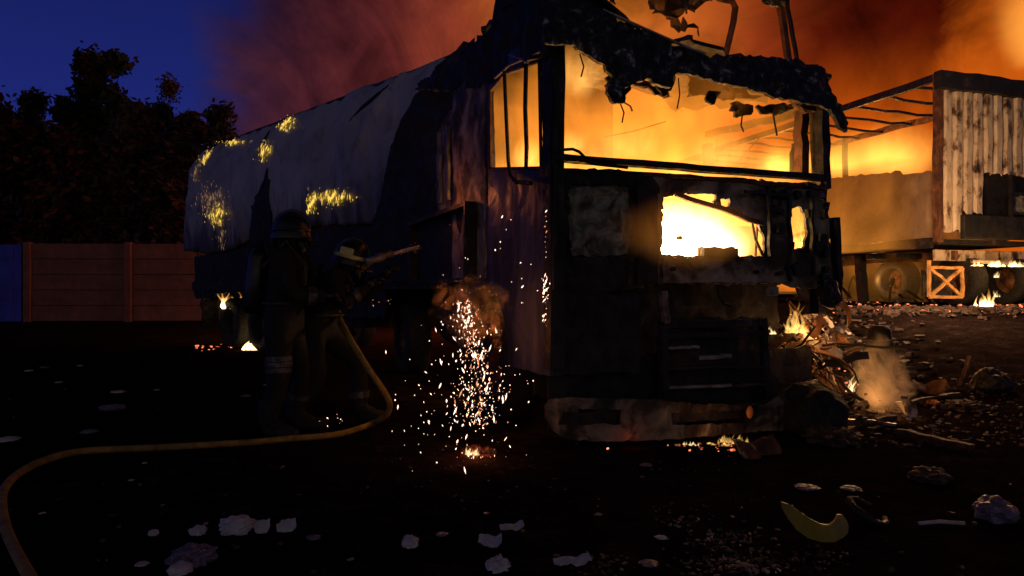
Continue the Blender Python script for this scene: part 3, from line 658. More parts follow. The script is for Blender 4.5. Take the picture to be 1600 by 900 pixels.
# bent pipes standing behind the cab
q = [hit(x, y, 1, 2.0) for x, y in ((1105, -15), (1125, -2), (1144, 2), (1149, 12), (1146, 35), (1133, 90))]
MB().tube([(a, 2.0, b) for a, b in q], .036, 10, .05).build('exhaust_pipe', RUST, truck)
q = [hit(x, y, 1, 1.7) for x, y in ((1226, -30), (1232, 30), (1240, 70), (1246, 100))]; MB().beam((q[0][0], 1.7, q[0][1]), (q[-1][0], 1.7, q[-1][1]), .03, .04, .006).build('aerial_mast', SOOT, truck)
q = [hit(x, y, 1, 1.8) for x, y in ((1212, -30), (1232, 98))]; MB().beam((q[0][0], 1.8, q[0][1]), (q[-1][0], 1.8, q[-1][1]), .07, .05, .01).build('intake_snorkel', RUST, truck)
q = hit(1212, 0, 1, 1.7); o = blob('lamp_bracket', (q[0], 1.7, q[1]), (.16, .08, .07), CRUST, 3, truck)
for v in o.data.vertices: v.co *= 1 + .5 * noise.noise(v.co * 12)
for poly in ([(990, -20), (1010, 5), (1040, 25), (1058, 30), (1065, 22), (1090, 12), (1110, 0), (1120, -20)], [(1048, 25), (1060, 30), (1080, 35), (1095, 45), (1097, 55), (1088, 45), (1070, 44), (1055, 38)], [(955, -15), (968, -15), (966, 5), (960, 8)]):
    sheet('torn_sheet', HAZEL, truck, FPl(poly, 1.6), mp=lambda a, b, o: (a, 1.6 + o, b), th=.015, step=.06, rough=.02, bump=.12, bs=7)

# fires in the cab: glowing gas over the dashboard, white-hot core behind the front panel
CABG = firevol('cab_fire_gas', (1, .44, .07), (1, .29, .022), 1.35, .46, (1.95, 2.45), 1.9, .85, stretch=(1, 1, .5), detail=5, dist=1.6)
tag(boxobj('cab_fire', (.05, .12, 1.25), (2.55, 2.1, 2.93), CABG, truck), kind='stuff')
COREG = firevol('engine_fire_gas', (1, .68, .34), (1, .50, .14), 26, 13, (1.3, 1.75), 2.2, .5, soft=(1.28, .40, 1.46, .80, .45, .42))
tag(boxobj('engine_fire', (.60, .05, 1.22), (2.1, .80, 1.85), COREG, truck), kind='stuff')
HALO = firevol('escaping_fire_gas', (1, .36, .05), (1, .28, .03), .8, .4, (1.2, 1.8), 4, .9, soft=(1.08, -.12, 1.53, .66, .24, .30))  # glow volume added before the opening, standing in for bloom
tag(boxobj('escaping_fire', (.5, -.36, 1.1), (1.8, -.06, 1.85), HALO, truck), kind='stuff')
for (px, y0, y1, v_, wd, st) in ((905, 150, 60, .7, .34, 1.6), (890, 245, 205, .5, .2, 2.0), (985, 248, 190, .9, .5, 1.0), (1130, 262, 205, .9, .6, 1.0), (822, 262, 215, .6, .16, 2.4)):
    u0, zb = hit(px, y0, 1, v_); zt = hit(px, y1, 1, v_)[1]; hh = zt - zb
    m = firevol('cab_flame_gas', (1, .52, .12), (1, .40, .06), st * 1.6, st * .8, (-hh / 2, hh / 2), 5, .98, soft=(0, 0, 0, wd * .7, .2, hh * .62), stretch=(1, 1, .4), detail=5, dist=1.5)
    o = boxobj('cab_flame', (-wd * .8, -.2, -hh * .6), (wd * .8, .2, hh * .6), m, truck); o.location = (u0, v_, (zb + zt) / 2); o['kind'] = 'stuff'
f_ = flame('fire_tongue', (*[hit(1251, 388, 1, .25)[0], .25, hit(1251, 388, 1, .25)[1]],), .14, .3, FLY, '', 6, 5, truck)
lamp('cab_fire_light', loc2w(1.3, 1.75, 2.15), 45, r=.25)
lamp('cab_fire_light', loc2w(.4, .9, 2.12), 8, r=.15)
lamp('engine_fire_light', loc2w(1.25, .42, 1.4), 18, (1, .5, .16), .2)

# ================================================================== TARPAULIN TRAILER (local x = rearward, y = towards the camera side)
TX, TY = -.405, 8.04; T2A = atan2(.717, -.697)
trl = empty('tarpaulin_trailer', (TX, TY, 0), T2A, 'long trailer with a pale grey wrinkled tarpaulin side, coupled behind the burning cab', 'trailer')
def SL(pts, y=0): return [hit(a, b, 1, y, TX, TY, T2A) for a, b in pts]
def curt(a, b, o):
    t = (b - 1.6) / 2.4
    y = .10 * sin(max(0, min(1, t)) * pi) - .35 * max(0, t - .82) ** 1.2 * 4
    y += .035 * noise.noise(Vector((a * 1.6, b * .5, 0))) * 2 + .03 * noise.noise(Vector((a * 5, b * 1.2, 3)))
    y += .05 * exp(-((a - 6.6 - (b - 3) * .25) / .18) ** 2) + .04 * exp(-((a - 2.5 + (b - 3) * .7) / .07) ** 2)
    wr = sm((a - 6.3) / 1.2); y += wr * .035 * noise.noise(Vector((a * 4, b * 3, 9)))
    return (a, y - o, b)
co = SL([(752, 60), (700, 77), (620, 105), (560, 127), (500, 152), (450, 174), (400, 197), (350, 217), (304, 234), (300, 270), (297, 320), (291, 392), (330, 396), (370, 388), (400, 372), (470, 366), (500, 352), (600, 350), (612, 310), (625, 260), (640, 215), (655, 170), (700, 140), (745, 118)])
sheet('tarpaulin', TARP, trl, co, mp=curt, th=.012, step=.10, rough=.008, bump=.006, smooth=True)
# burnt black upper lap at front and dark seam
sheet('burnt_lap', SOOT, trl, SL([(750, 62), (728, 74), (700, 100), (656, 150), (636, 190), (618, 240), (604, 300), (592, 352), (596, 440), (745, 440)], .06), mp=lambda a, b, o: (a, .15 - o, b), th=.012, step=.12, rough=.010, bump=.03)
q = SL([(586, 128), (572, 145), (556, 165), (541, 188)], .13); MB().tube([(a, curt(a, b, 0)[1] + .005, b) for a, b in q], [.012, .03, .03, .008], 6, .3).build('tear_seam', SOOT, trl)
q = SL([(402, 200), (404, 215), (406, 228)], .13); MB().tube([(a, curt(a, b, 0)[1] + .005, b) for a, b in q], [.008, .03, .01], 6, .3).build('tear_seam', SOOT, trl)
sheet('char_stain', SOOT, trl, SL([(418, 262), (408, 290), (396, 320), (388, 350), (380, 388), (420, 385), (424, 330), (420, 300)], .12), mp=lambda a, b, o: (a, curt(a, b, 0)[1] + .03 - o, b), th=.01, step=.12, rough=.03, bump=.03)
MB().beam((-.1, -.22, 4.0), (8.95, -.22, 4.0), .06, .07, .006, 16).build('roof_rail', CHAR, trl)
MB().box((4.4, -1.25, 1.22), (9.0, 2.4, .12)).build('floor', SOOT, trl)
MB().box((4.4, -.02, 1.2), (9.0, .05, .16)).build('side_rail', CHAR, trl)
MB().box((4.4, -1.2, 3.98), (9.0, 2.0, .02)).build('roof', TARP, trl)
MB().box((8.9, -1.25, 2.6), (.05, 2.3, 2.7)).build('rear_wall', SOOT, trl)
MB().box((-.05, -1.25, 2.6), (.05, 2.4, 2.7)).build('front_wall', CHAR, trl)
sheet('lower_side', SOOT, trl, [(1.9, .72), (1.9, 2.15), (5.2, 2.1), (8.8, 1.8), (8.8, .95), (7.9, .95), (7.7, 1.05), (5.7, 1.05), (5.5, .72)], mp=lambda a, b, o: (a, -.02 - o, b), th=.02, step=.2, rough=.02, bump=.04)
for c in ((6.1, -.3, .48), (7.4, -.3, .48), (6.1, -2.2, .48), (7.4, -2.2, .48)): wheel(trl, c, Matrix.Rotation(-pi / 2, 4, 'X'))
for y_ in (-.7, -1.8): MB().beam((.5, y_, 1.0), (8.8, y_, 1.0), .1, .3, 0).build('chassis_rail', SOOT, trl)
MB().beam((8.3, -.15, 1.1), (8.35, -.15, .3), .1, .3, .02).build('rear_bumper_post', CHAR, trl)
MB().box((3.6, -.5, .8), (1.6, .5, .5)).build('pallet_locker', SOOT, trl, bevel=.02)
def onT(px, py, off=.1):
    a, b = hit(px, py, 1, .1, TX, TY, T2A); y = curt(a, b, 0)[1] + off; c, s = cos(T2A), sin(T2A)
    return Vector((TX + c * a - s * y, TY + s * a + c * y, b))
TEAR = emis('yellow_glint_glow', (1, .62, .10), 1.3, .12, 11); GLINTP = emis('pale_glint_glow', (.9, .50, .30), .28, .12, 9)  # emissive slivers stand in for yellow reflections on the folds
def glints(px, py, sx_, sy_, n, ang, label, mt, seed, L=(.03, .11)):
    """emissive reflection tears in the tarpaulin: many thin glowing slivers lying on its folds"""
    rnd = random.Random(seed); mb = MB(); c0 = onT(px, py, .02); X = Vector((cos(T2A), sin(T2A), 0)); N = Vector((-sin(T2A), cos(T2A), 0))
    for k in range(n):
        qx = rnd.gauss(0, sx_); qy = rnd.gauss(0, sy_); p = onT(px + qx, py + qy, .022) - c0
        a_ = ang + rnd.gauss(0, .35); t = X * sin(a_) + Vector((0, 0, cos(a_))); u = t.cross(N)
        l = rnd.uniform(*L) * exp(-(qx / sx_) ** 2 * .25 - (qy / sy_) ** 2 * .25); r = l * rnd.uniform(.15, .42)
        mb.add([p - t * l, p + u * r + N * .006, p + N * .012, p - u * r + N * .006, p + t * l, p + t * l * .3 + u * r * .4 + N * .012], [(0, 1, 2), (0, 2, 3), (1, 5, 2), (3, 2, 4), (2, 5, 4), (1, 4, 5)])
    o = mb.build('tarp_glints', mt); o.location = c0; return tag(o, label, 'flames', kind='stuff')
for i, (px, py, sx_, sy_, n, ang, mt, lb) in enumerate(((309, 245, 5, 8, 60, -.5, TEAR, 'at the top rear corner of the trailer'), (302, 268, 3, 10, 26, 0, GLINTP, 'just below the top rear corner'), (346, 220, 15, 2.5, 50, -1.2, TEAR, 'in a thin strip along the rear of the roof rail'),
        (412, 236, 6, 8, 60, -.5, TEAR, 'below the roof rail, left of the black tear'), (432, 190, 9, 7, 60, -.9, TEAR, 'on the roof rail, above the black tear'), (338, 336, 7, 10, 90, 0, TEAR, 'in the wrinkled rear part'), (330, 312, 14, 14, 120, .1, GLINTP, 'pale and scattered over the wrinkled rear part'), (344, 368, 5, 14, 40, 0, GLINTP, 'pale ones trailing down the wrinkled rear part'),
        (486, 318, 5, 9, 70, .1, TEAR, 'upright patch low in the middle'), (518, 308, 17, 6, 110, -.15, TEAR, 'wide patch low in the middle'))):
    glints(px, py, sx_, sy_, n, ang, 'small emissive reflection tears in the pale tarpaulin, ' + lb, mt, i)

# fires seen under the trailer's rear
p = GR(334, 545); flame('ground_fire', Vector((p.x + .1, p.y + .4, .75)), .42, .42, FLW, 'orange flames behind the rear wheel of the tarpaulin trailer', 4, 3, dp=.2)
p = GR(405, 547); o = flame('ground_fire', Vector((p.x, p.y, .02)), .55, .22, FLW, 'white-hot fire on the ground under the tarpaulin trailer', 9, 8, dp=.5)
flame('ground_fire', Vector((p.x - .02, p.y + .3, .42)), .2, .28, FLW, 'small bright flame just above the white-hot fire under the trailer', 3, 9)
lamp('under_trailer_fire_light', Vector((p.x, p.y, .35)), 14, r=.15)
lamp('trailer_rear_fire_light', Vector((-6.1, 15.2, 1.1)), 18, r=.2)

# ================================================================== SKELETON TRAILER on the right (local x = rearward, y = left)
QX, QY, QZ = 7.29, 12.0, .83; QA = atan2(.954, -.3)
t2 = empty('box_trailer', (QX, QY, QZ), QA, 'burnt trailer on the right: bare roof bows and a scorched corrugated cream end wall', 'trailer')
LEN = 12.0; ZT = 4.0
def QL(pts, y=0): return [(a, b - QZ) for a, b in (hit(p, q, 1, y, QX, QY, QA) for p, q in pts)]
def QE(pts, x=0): return [(a, b - QZ) for a, b in (hit(p, q, 0, x, QX, QY, QA) for p, q in pts)]
for y_ in (-.04, -2.37): MB().beam((0, y_, ZT - .05), (LEN, y_, ZT - .05 - .02 * abs(y_)), .08, .13, .012, 20).build('roof_rail', RUST if y_ < -1 else CHAR, t2)
for k in range(16):
    x = .55 + k * .72; MB().beam((x, -.06, ZT - .06), (x + random.uniform(-.05, .05), -2.35, ZT - .1), .04, .05, .012, 8).build('roof_bow', CHAR, t2)
MB().beam((.0, -.05, 1.1), (0, -.05, ZT), .10, .13, .006, 8).build('corner_post', RUST, t2)
MB().beam((.0, -2.55, 1.1), (0, -2.55, ZT), .10, .13, .006, 8).build('corner_post', RUST, t2)
for x, y_ in ((4.6, -2.36), (9, -2.36)):
    MB().beam((x, y_, 1.2), (x, y_, ZT), .07, .12, .01).box((x, y_, 2.9), (.16, .14, .3)).box((x, y_, 2.45), (.2, .16, .12)).build('side_post', CHAR, t2)
MB().beam((-.06, .03, ZT - .12), (-.06, -2.7, ZT - .12), .14, .30, .01, 10).build('header_beam', SOOT, t2)
MB().beam((.1, -.02, 1.10), (LEN, -.02, 1.08), .08, .18, .01, 18).build('side_rail', CHAR, t2)
MB().box((LEN / 2, -1.2, 1.12), (LEN, 2.3, .08)).build('floor', CHAR, t2)
# corrugated end wall: one panel for each rib, burnt away at its lower right
y = -.13; k = 0
while y > -2.75:
    wd = .235; y1 = y - wd
    zl = 1.28 if y > -.42 else (1.62 if y > -.95 else 2.32)
    prof = [(y, 0), (y - wd * .12, .0), (y - wd * .22, -.05), (y - wd * .72, -.05), (y - wd * .82, 0), (y1, 0)]
    vs = []; fs = []; NZ = 14; zt = ZT - .27
    for j in range(NZ + 1):
        for (yy, dx) in prof:
            z = zl + (zt - zl) * j / NZ
            if j == 0: z += random.uniform(-.03, .05)
            b_ = .02 * noise.noise(Vector((yy * 3, z * 2, k))); vs.append((dx + b_, yy + .012 * noise.noise(Vector((z * 2, k, 1))), z))
    np_ = len(prof)
    for j in range(NZ):
        for i in range(np_ - 1): fs.append((j * np_ + i, j * np_ + i + 1, (j + 1) * np_ + i + 1, (j + 1) * np_ + i))
    me = bpy.data.meshes.new('wall_panel'); me.from_pydata(vs, [], fs); o = link_mesh('wall_panel', me, CREAM, t2)
    m = o.modifiers.new('solid', 'SOLIDIFY'); m.thickness = .012
    y = y1; k += 1
MB().box((.25, -1.75, 1.9), (.3, 1.6, 1.1)).build('burnt_cavity', SOOT, t2)
MB().box((-.08, -1.6, 1.38), (.1, 2.2, .42)).build('tail_beam', SOOT, t2, bevel=.02)
MB().box((-.1, -2.05, 2.0), (.06, .9, .05)).box((-.1, -1.62, 1.95), (.06, .05, .75)).box((-.12, -2.1, 1.64), (.05, 1.0, .03)).build('hatch_frame', CHAR, t2)
sheet('hatch_panel', PANELG, t2, [(-1.72, 1.68), (-1.72, 1.95), (-2.45, 1.98), (-2.45, 1.68)], mp=lambda a, b, o: (-.08 + o, a, b), th=.02, step=.06, bump=.05, rough=.01)
# hanging remains of the side curtain, tan in the fire light
sheet('side_curtain', TANCLOTH, t2, [(.12, 1.2), (.12, 2.42), (1.0, 2.46), (1.05, 2.54), (1.9, 2.58), (2.6, 2.62), (2.62, 2.55), (4.2, 2.72), (7, 2.9), (7, 1.2)], mp=lambda a, b, o: (a, -2.2 + o + .04 * sin(a * 3), b), th=.02, step=.18, rough=.012, bump=.05)
sheet('side_curtain', TANCLOTH, t2, [(.12, 1.2), (.12, 2.38), (.9, 2.42), (.95, 2.5), (1.8, 2.55), (3.4, 2.7), (3.4, 1.2)], mp=lambda a, b, o: (a, -.25 + o + .04 * sin(a * 3), b), th=.02, step=.18, rough=.012, bump=.05)
# under the bed
sheet('side_skirt', TANCLOTH, t2, [(.05, .98), (.05, .74), (.7, .80), (1.5, .70), (3.2, .78), (3.2, .98)], mp=lambda a, b, o: (a, -1.5 + o, b), th=.02, step=.15, bump=.04)
MB().box((.3, -1.6, .90), (.06, 2.6, .20)).build('rear_skirt', CREAM, t2, bevel=.01)
MB().beam((-.05, -.75, .78), (-.05, -2.6, .74), .05, .06, .006).build('underrun_bar', STEEL, t2)
xf = MB(); y0, y1, z0, z1 = .32, -.42, .16, .66
for a, b in (((y0, z0), (y1, z0)), ((y0, z1), (y1, z1)), ((y0, z0), (y0, z1 + .12)), ((y1, z0), (y1, z1)), ((y0, z0), (y1, z1)), ((y0, z1), (y1, z0))):
    xf.beam((-.15, a[0], a[1]), (-.15, b[0], b[1]), .04, .05, .004)
xf.build('cross_braced_frame', surf('orange_lit_frame_paint', [(.3, (.16, .08, .03)), (.55, (.5, .28, .10)), (.8, (.62, .38, .16))], 6, (.6, .9), .3), t2)  # the orange light on the frame is put into its colour
MB().box((.02, -.05, .4), (.03, .66, .46)).build('frame_dark_backing', CHAR, t2)  # added dark panel, makes the openings of the frame read dark
for c in ((.5, -1.15, .46), (.5, -2.3, .46), (1.75, -2.1, .46), (1.85, -1.1, .46), (3.3, -.3, .46), (3.3, -2.1, .46)): wheel(t2, c, Matrix.Rotation(-pi / 2, 4, 'X') @ Matrix.Rotation(0, 4, 'Z'), .46)
MB().beam((2.0, -.3, 1.0), (1.9, -.3, .0), .15, .15, .01).build('landing_leg', SOOT, t2)
MB().beam((2.0, -2.0, 1.0), (1.9, -2.0, .0), .15, .15, .01).build('landing_leg', SOOT, t2)
MB().box((3.2, .1, 1.5), (.5, .05, .06), Matrix.Rotation(.15, 3, 'Y')).build('bent_bracket', SOOT, t2)
for x_ in (.9, 1.6, 2.6, 3.6): MB().beam((x_, -.1, .93), (x_ + .05, -2.3, .93), .06, .1, .01).build('cross_member', CHAR, t2)
for y_ in (-.7, -1.7): MB().beam((.2, y_, .9), (9, y_, .9), .08, .16, .01, 12).build('chassis_rail', RUST, t2)
mb = MB()
for k in range(46):
    x_ = random.uniform(.6, 4.5); y_ = random.uniform(-2.2, -.2); p_ = Vector((x_, y_, random.uniform(.02, .12))); q_ = p_ + Vector((random.gauss(0, .3), random.gauss(0, .3), abs(random.gauss(.1, .22))))
    mb.beam(p_, q_, random.uniform(.02, .09), .02, .03, 4)
tag(mb.build('hanging_wreckage', CHAR, t2), kind='stuff')
def q2w(x, y, z): c, s = cos(QA), sin(QA); return Vector((QX + c * x - s * y, QY + s * x + c * y, QZ + z))
FLW2 = firevol('white_hot_strip_gas', (1, .66, .26), (1, .48, .11), 70, 30, (0, .12), 5, .5)
o = flame('chassis_fire', q2w(-.12, -1.5, .70), 1.7, .13, FLW2, 'long white-yellow flame running under the tail of the burnt trailer', 16, 4, dp=.1); o.rotation_euler = (0, 0, QA - pi / 2)
o = flame('ground_fire', q2w(-.35, -.72, .0), .34, .34, FLW, 'bright flame on the ground beside the burnt trailer wheel', 5, 13)
for k, (x, y, z, lb) in enumerate(((-.2, -.95, .50, 'upper'), (-.2, -.95, .16, 'lower'))):
    flame('rim_fire', q2w(x + .05, y - .25, z), .1, .14, FLW, lb + ' of two small white flames inside the burnt trailer wheel', 2, k)
o = flame('bed_fire', q2w(2.9, .12, 1.3), .35, .16, FLW, 'tiny row of flames on the bed at the left end of the burnt trailer', 7, 2, dp=.05); o.rotation_euler = (0, 0, QA)
o = flame('ground_fire', q2w(2.6, -.9, .35), .14, .2, FLW, 'small flame under the burnt trailer, left of its cross-braced frame', 2, 21)
lamp('chassis_fire_light', q2w(-.5, -1.4, .7), 16, (1, .45, .12), .1)
lamp('underbody_light', q2w(2.2, -.9, .5), 22, (1, .42, .1), .15)
lamp('underbody_light', q2w(-.8, -.2, .5), 22, (1, .45, .12), .1)  # lamp added in front of the cross-braced frame to brighten it
lamp('wall_fill_light', Vector((6.1, 9.9, 2.1)), 360, (1, .54, .25), .4)  # lamp added to brighten the cream end wall, no fire here
lamp('back_fire_light', Vector((6.4, 17.5, 2.8)), 900, (1, .36, .07), .8)
lamp('trailer_interior_light', q2w(2.6, -1.2, 2.9), 70, (1, .42, .10), .3)

UG = firevol('underbody_glow_gas', (1, .36, .04), (1, .30, .035), .035, .10, (.1, 1.0), 2.6, .98, detail=5)
o = boxobj('underbody_glow', (1.0, -2.3, .05), (4.2, -.45, 1.0), UG, t2); o['kind'] = 'stuff'  # emissive gas added for the orange glow on the underbody
SG = firevol('side_smoke_gas', (1, .33, .035), (1, .28, .025), .42, .26, (1.2, 2.6), 1.1, .6, detail=4, absorb=.5)
o = boxobj('glowing_smoke', (.3, .06, 1.0), (7.5, .75, 2.6), SG, t2); o['kind'] = 'stuff'
# the seat of the fire behind both vehicles: glowing gas
BG = firevol('background_fire_gas', (1, .40, .045), (1, .20, .015), .17, .03, (1.2, 4.6), .45, .65, soft=(0, 0, 3.6, 8.2, 5.0, 3.3), stretch=(1, 1, .6), detail=4)
o = boxobj('background_fire', (-8.2, -5, .9), (8.2, 5, 7), BG); o.location = (8.0, 25.5, 0); o.scale = (1.2, 1, 1.1); tag(o, 'broad orange fire glow behind the burnt trailer', 'fire', kind='stuff')
for k, (px, py, d, w_, h_) in enumerate(((1340, 262, 17, 2.0, 1.3), (1405, 262, 16.5, 1.4, 1.6), (1310, 270, 18, .8, 1.0), (1235, 262, 17, 1.6, .9), (1215, 256, 15.5, .5, .55), (1650, 90, 20, 2.6, 4.2))):
    o = softfire('rear_fire_glow', PX(px, py + 12, d), w_, h_, ['widest tongues of flame above the tan curtain of the burnt trailer', 'tall flames beside the post of the burnt trailer', 'small flames right of the cab pillar, above the curtain', 'flames seen low through the right of the windscreen', 'small flame left of the charred pillar inside the windscreen', 'soft orange glow volume added high at the top right corner of the photo'][k], (1.0, 1.2, 1.2, 1.0, 3, .40)[k])  # the last one is an added glow, not a flame
for k, (px, d, r) in enumerate(((1325, 19.5, 1.0), (1385, 18.5, .8), (1440, 19, .95), (1520, 20, 1.1))):  # dark heaps put in to block the background glow below the bed
    o = chunk('glow_blocking_heap', px, 476, r, SOOT, ['leftmost', 'second from left', 'third from left', 'rightmost'][k] + ' of the dark heaps added to block the glow under the bed of the burnt trailer', 'wreck', 90 + k, .75, 1.0, 2.6, 4)
    o.location = Vector(((px - 800) / FPX * d, d, gz((px - 800) / FPX * d, d) + r * .35))
lamp('left_back_fire_light', Vector((-1.5, 17.5, 2.6)), 480, (1, .17, .06), 1.0)

# ================================================================== falling sparks
def spark_mesh(name, items, mat, label):
    mb = MB()
    for p, r, L, t in items:
        t = Vector(t).normalized(); u = t.orthogonal().normalized(); b = t.cross(u)
        mb.add([p - t * L, p + u * r, p + b * r, p - u * r, p - b * r, p + t * L], [(0, 2, 1), (0, 3, 2), (0, 4, 3), (0, 1, 4), (5, 1, 2), (5, 2, 3), (5, 3, 4), (5, 4, 1)])
    return tag(mb.build(name, mat), label, 'sparks', kind='stuff')
br = []; dm = []
def addsp(px, py, d, big=1.0, dim=False):
    p = PX(px, py, d); r = random.choice((.0028, .004, .005, .0075)) * big * d / 4.7
    L = r * random.choice((1, 1.3, 2, 3, 4.5)) * (.6 if big < .75 else 1); (dm if dim else br).append((p, r, L, (random.gauss(0, .45) + (px - 738) * .004, random.gauss(0, .3), 1)))
for k in range(520):
    t = random.random() ** .9; y = 470 + t * 195; c = 727 + 28 * min(1, t * 1.6) - 8 * t; s_ = 7 + 15 * t * (1 - .3 * t)
    addsp(c + random.gauss(0, s_ * random.choice((.8, 1.2, 2.0))), y, 4.55 + random.gauss(0, .07), random.uniform(.5, 1.05), random.random() < .38)
for k in range(70): addsp(720 + random.gauss(0, 48), random.uniform(500, 720), 4.5 + random.gauss(0, .2), random.uniform(.6, 1))
for k in range(70): addsp(random.uniform(610, 830), random.uniform(560, 740), 4.5 + random.gauss(0, .2), .8)
for k in range(24): addsp(random.uniform(690, 845), random.uniform(335, 500), 4.5, .7)
for k in range(46): addsp(742 + random.gauss(0, 22), 712 + abs(random.gauss(0, 11)), 4.52, .65, random.random() < .5)
for k in range(14): addsp(672 + random.gauss(0, 9), 728 + random.gauss(0, 4), 4.45, .6)
for k in range(40): addsp(760 + random.gauss(0, 16), random.uniform(430, 540), 4.65, .5, True)
for k in range(16): addsp(random.uniform(520, 625), 474 + random.gauss(0, 5), 6.5, .5, True)
for k in range(8): addsp(random.uniform(495, 540), random.uniform(640, 668), 5.3, .6)
for y in list(range(330, 405, 8)) + list(range(455, 510, 9)): addsp(853 + random.gauss(0, 1), y, 4.74, .65, random.random() < .5)
for k in range(16): addsp(852 + random.gauss(0, 2.5), 430 + k * 2.6, 4.72, .95)
for k in range(7): addsp(849 + random.gauss(0, 2), 490 + random.uniform(0, 13), 4.72, .8)
spark_mesh('sparks', br, SPARKM, 'shower of white-pink sparks falling beside the cab door')
spark_mesh('dim_sparks', dm, SPARKD, 'dimmer orange sparks among the falling shower')
sg = blob('spark_splash_glow', GR(742, 716, .03), (.17, .12, .07), smokevol('splash_gas', (.9, .5, .4), 2.2, (0, 0, 0, .17, .12, .07), 12, (.4, .6))); tag(sg, 'low volume added for the red glow where the sparks hit the ground', 'smoke', kind='stuff')  # small volume added to carry the red ground glow
lamp('spark_light', GR(740, 712, .06), .9, (1, .16, .06), .04)
o = flame('molten_puddle_flame', GR(735, 712, .0), .10, .06, FLW, 'small glowing flame where the sparks land', 5, 3)
lamp('spark_light', PX(738, 690, 4.45), 1.6, (1, .33, .1), .05); lamp('spark_light', PX(775, 520, 4.9), 1.5, (1, .30, .06), .06)
lamp('spark_light', PX(708, 462, 5.15), 1.3, (1, .30, .06), .05)
o = blob('spark_smoke', PX(738, 492, 5.0), (.34, .16, .36), smokevol('spark_smoke_gas', (.95, .65, .35), 10.0, (0, 0, 0, .33, .15, .35), 5.5, (.44, .62))); o.rotation_euler = (0, -.5, 0); tag(o, 'puff of orange-lit smoke around the top of the falling sparks', 'smoke', kind='stuff')

# ================================================================== right rubble heap, plume, embers
pc = PX(1372, 590, 6.3)
o = blob('smoke_plume', pc + Vector((.02, 0, -.14)), (.34, .24, .58), smokevol('plume_gas', (.95, .82, .66), 9, (0, 0, -.03, .32, .22, .56), 4.5, (.35, .6))); tag(o, 'tan smoke plume rising from the rubble right of the cab', 'smoke', kind='stuff')
o = blob('smoke_plume', PX(1390, 670, 5.9), (.36, .25, .2), smokevol('low_plume_gas', (.85, .72, .72), 3.2, (0, 0, 0, .36, .25, .2), 4.5)); tag(o, 'thin reddish smoke spreading at the foot of the plume', 'smoke', kind='stuff')
lamp('rubble_light', PX(1330, 600, 6.15), 6, (1, .46, .13), .08)
lamp('rubble_light', PX(1268, 515, 6.5), 22, (1, .45, .12), .1)
o = flame('rubble_fire', PX(1330, 612, 6.2), .10, .18, FLW, 'small white-hot flame at the left foot of the tan smoke plume', 3, 61)
o = flame('rubble_fire', PX(1240, 520, 6.15), .26, .30, FLY, 'thin flames on the wreckage at the lower right of the cab', 3, 66)
o = flame('rubble_fire', PX(1202, 522, 5.8), .10, .07, FLW, 'small flame at the right end of the cab grille', 3, 63)
o = flame('rubble_fire', GR(1145, 694), .32, .07, FLY, 'low orange flames on the ground under the cab bumper', 9, 64)
o = flame('rubble_fire', GR(1078, 696), .12, .03, FLW, 'tiny flames left of the low flames under the bumper', 4, 65)
lamp('rubble_light', PX(1300, 515, 5.9), 5, (1, .42, .11), .1)  # extra lamp with no flame here, brightens the rubble heap
lamp('plume_foot_light', PX(1366, 622, 6.25), 5.0, (1, .42, .13), .16)  # lamp added inside the plume so that its smoke glows
lamp('under_bumper_light', GR(1140, 692, .07), .8, (1, .34, .1), .06)
lamp('under_bumper_light', GR(990, 700, .05), .12, (1, .16, .06), .06)

# foreground litter
G = 'pale litter on the dark yard'
chunk('foam_lump', 370, 830, .074, PAPER, 'largest pale crumpled foam lump, lying in the left foreground', 'litter', 1, .55, .8)
chunk('foam_lump', 309, 834, .036, PAPER, 'small foam lump just left of the largest one', 'litter', 2, .6, .8)
scrap('paper_scrap', 411, 833, .065, .06, .2, .5, PAPER, 'small dim square scrap just right of the largest foam lump', 'litter', 3, .02)
scrap('paper_scrap', 449, 829, .085, .065, .1, .7, PAPER, 'flat pale rectangular scrap, rightmost of the foam row in the left foreground', 'litter', 4, .01)
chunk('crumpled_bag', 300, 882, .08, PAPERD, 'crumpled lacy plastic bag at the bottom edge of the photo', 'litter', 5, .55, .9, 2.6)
chunk('foam_lump', 282, 896, .045, PAPER, 'smooth violet-white lump against the crumpled bag', 'litter', 6, .6, .3)
chunk('foam_lump', 641, 856, .034, PAPER, 'single bluish white foam lump in the centre foreground', 'litter', 7, .9, .6)
scrap('paper_scrap', 768, 854, .11, .05, -.5, .4, PAPER, 'grey torn scrap below the spark shower', 'litter', 8, .02)
scrap('paper_scrap', 800, 832, .11, .04, .1, .2, PAPER, 'thin grey scrap above the torn scrap below the sparks', 'litter', 9, .01)
chunk('foam_lump', 778, 890, .042, PAPER, 'violet-grey lump at the bottom centre of the photo', 'litter', 10, .7, .9, 3)
chunk('foam_lump', 240, 838, .022, PAPER, 'tiny pale crumb left of the small foam lump', 'litter', 11)
scrap('paper_scrap', 895, 888, .15, .04, .0, .3, PAPER, 'narrow grey strip at the bottom of the photo right of centre', 'litter', 12, .01)
chunk('plastic_bag', 1556, 812, .085, PAPERD, 'crumpled violet-white plastic bag near the lower right edge', 'litter', 13, .8, .7, 1.8)
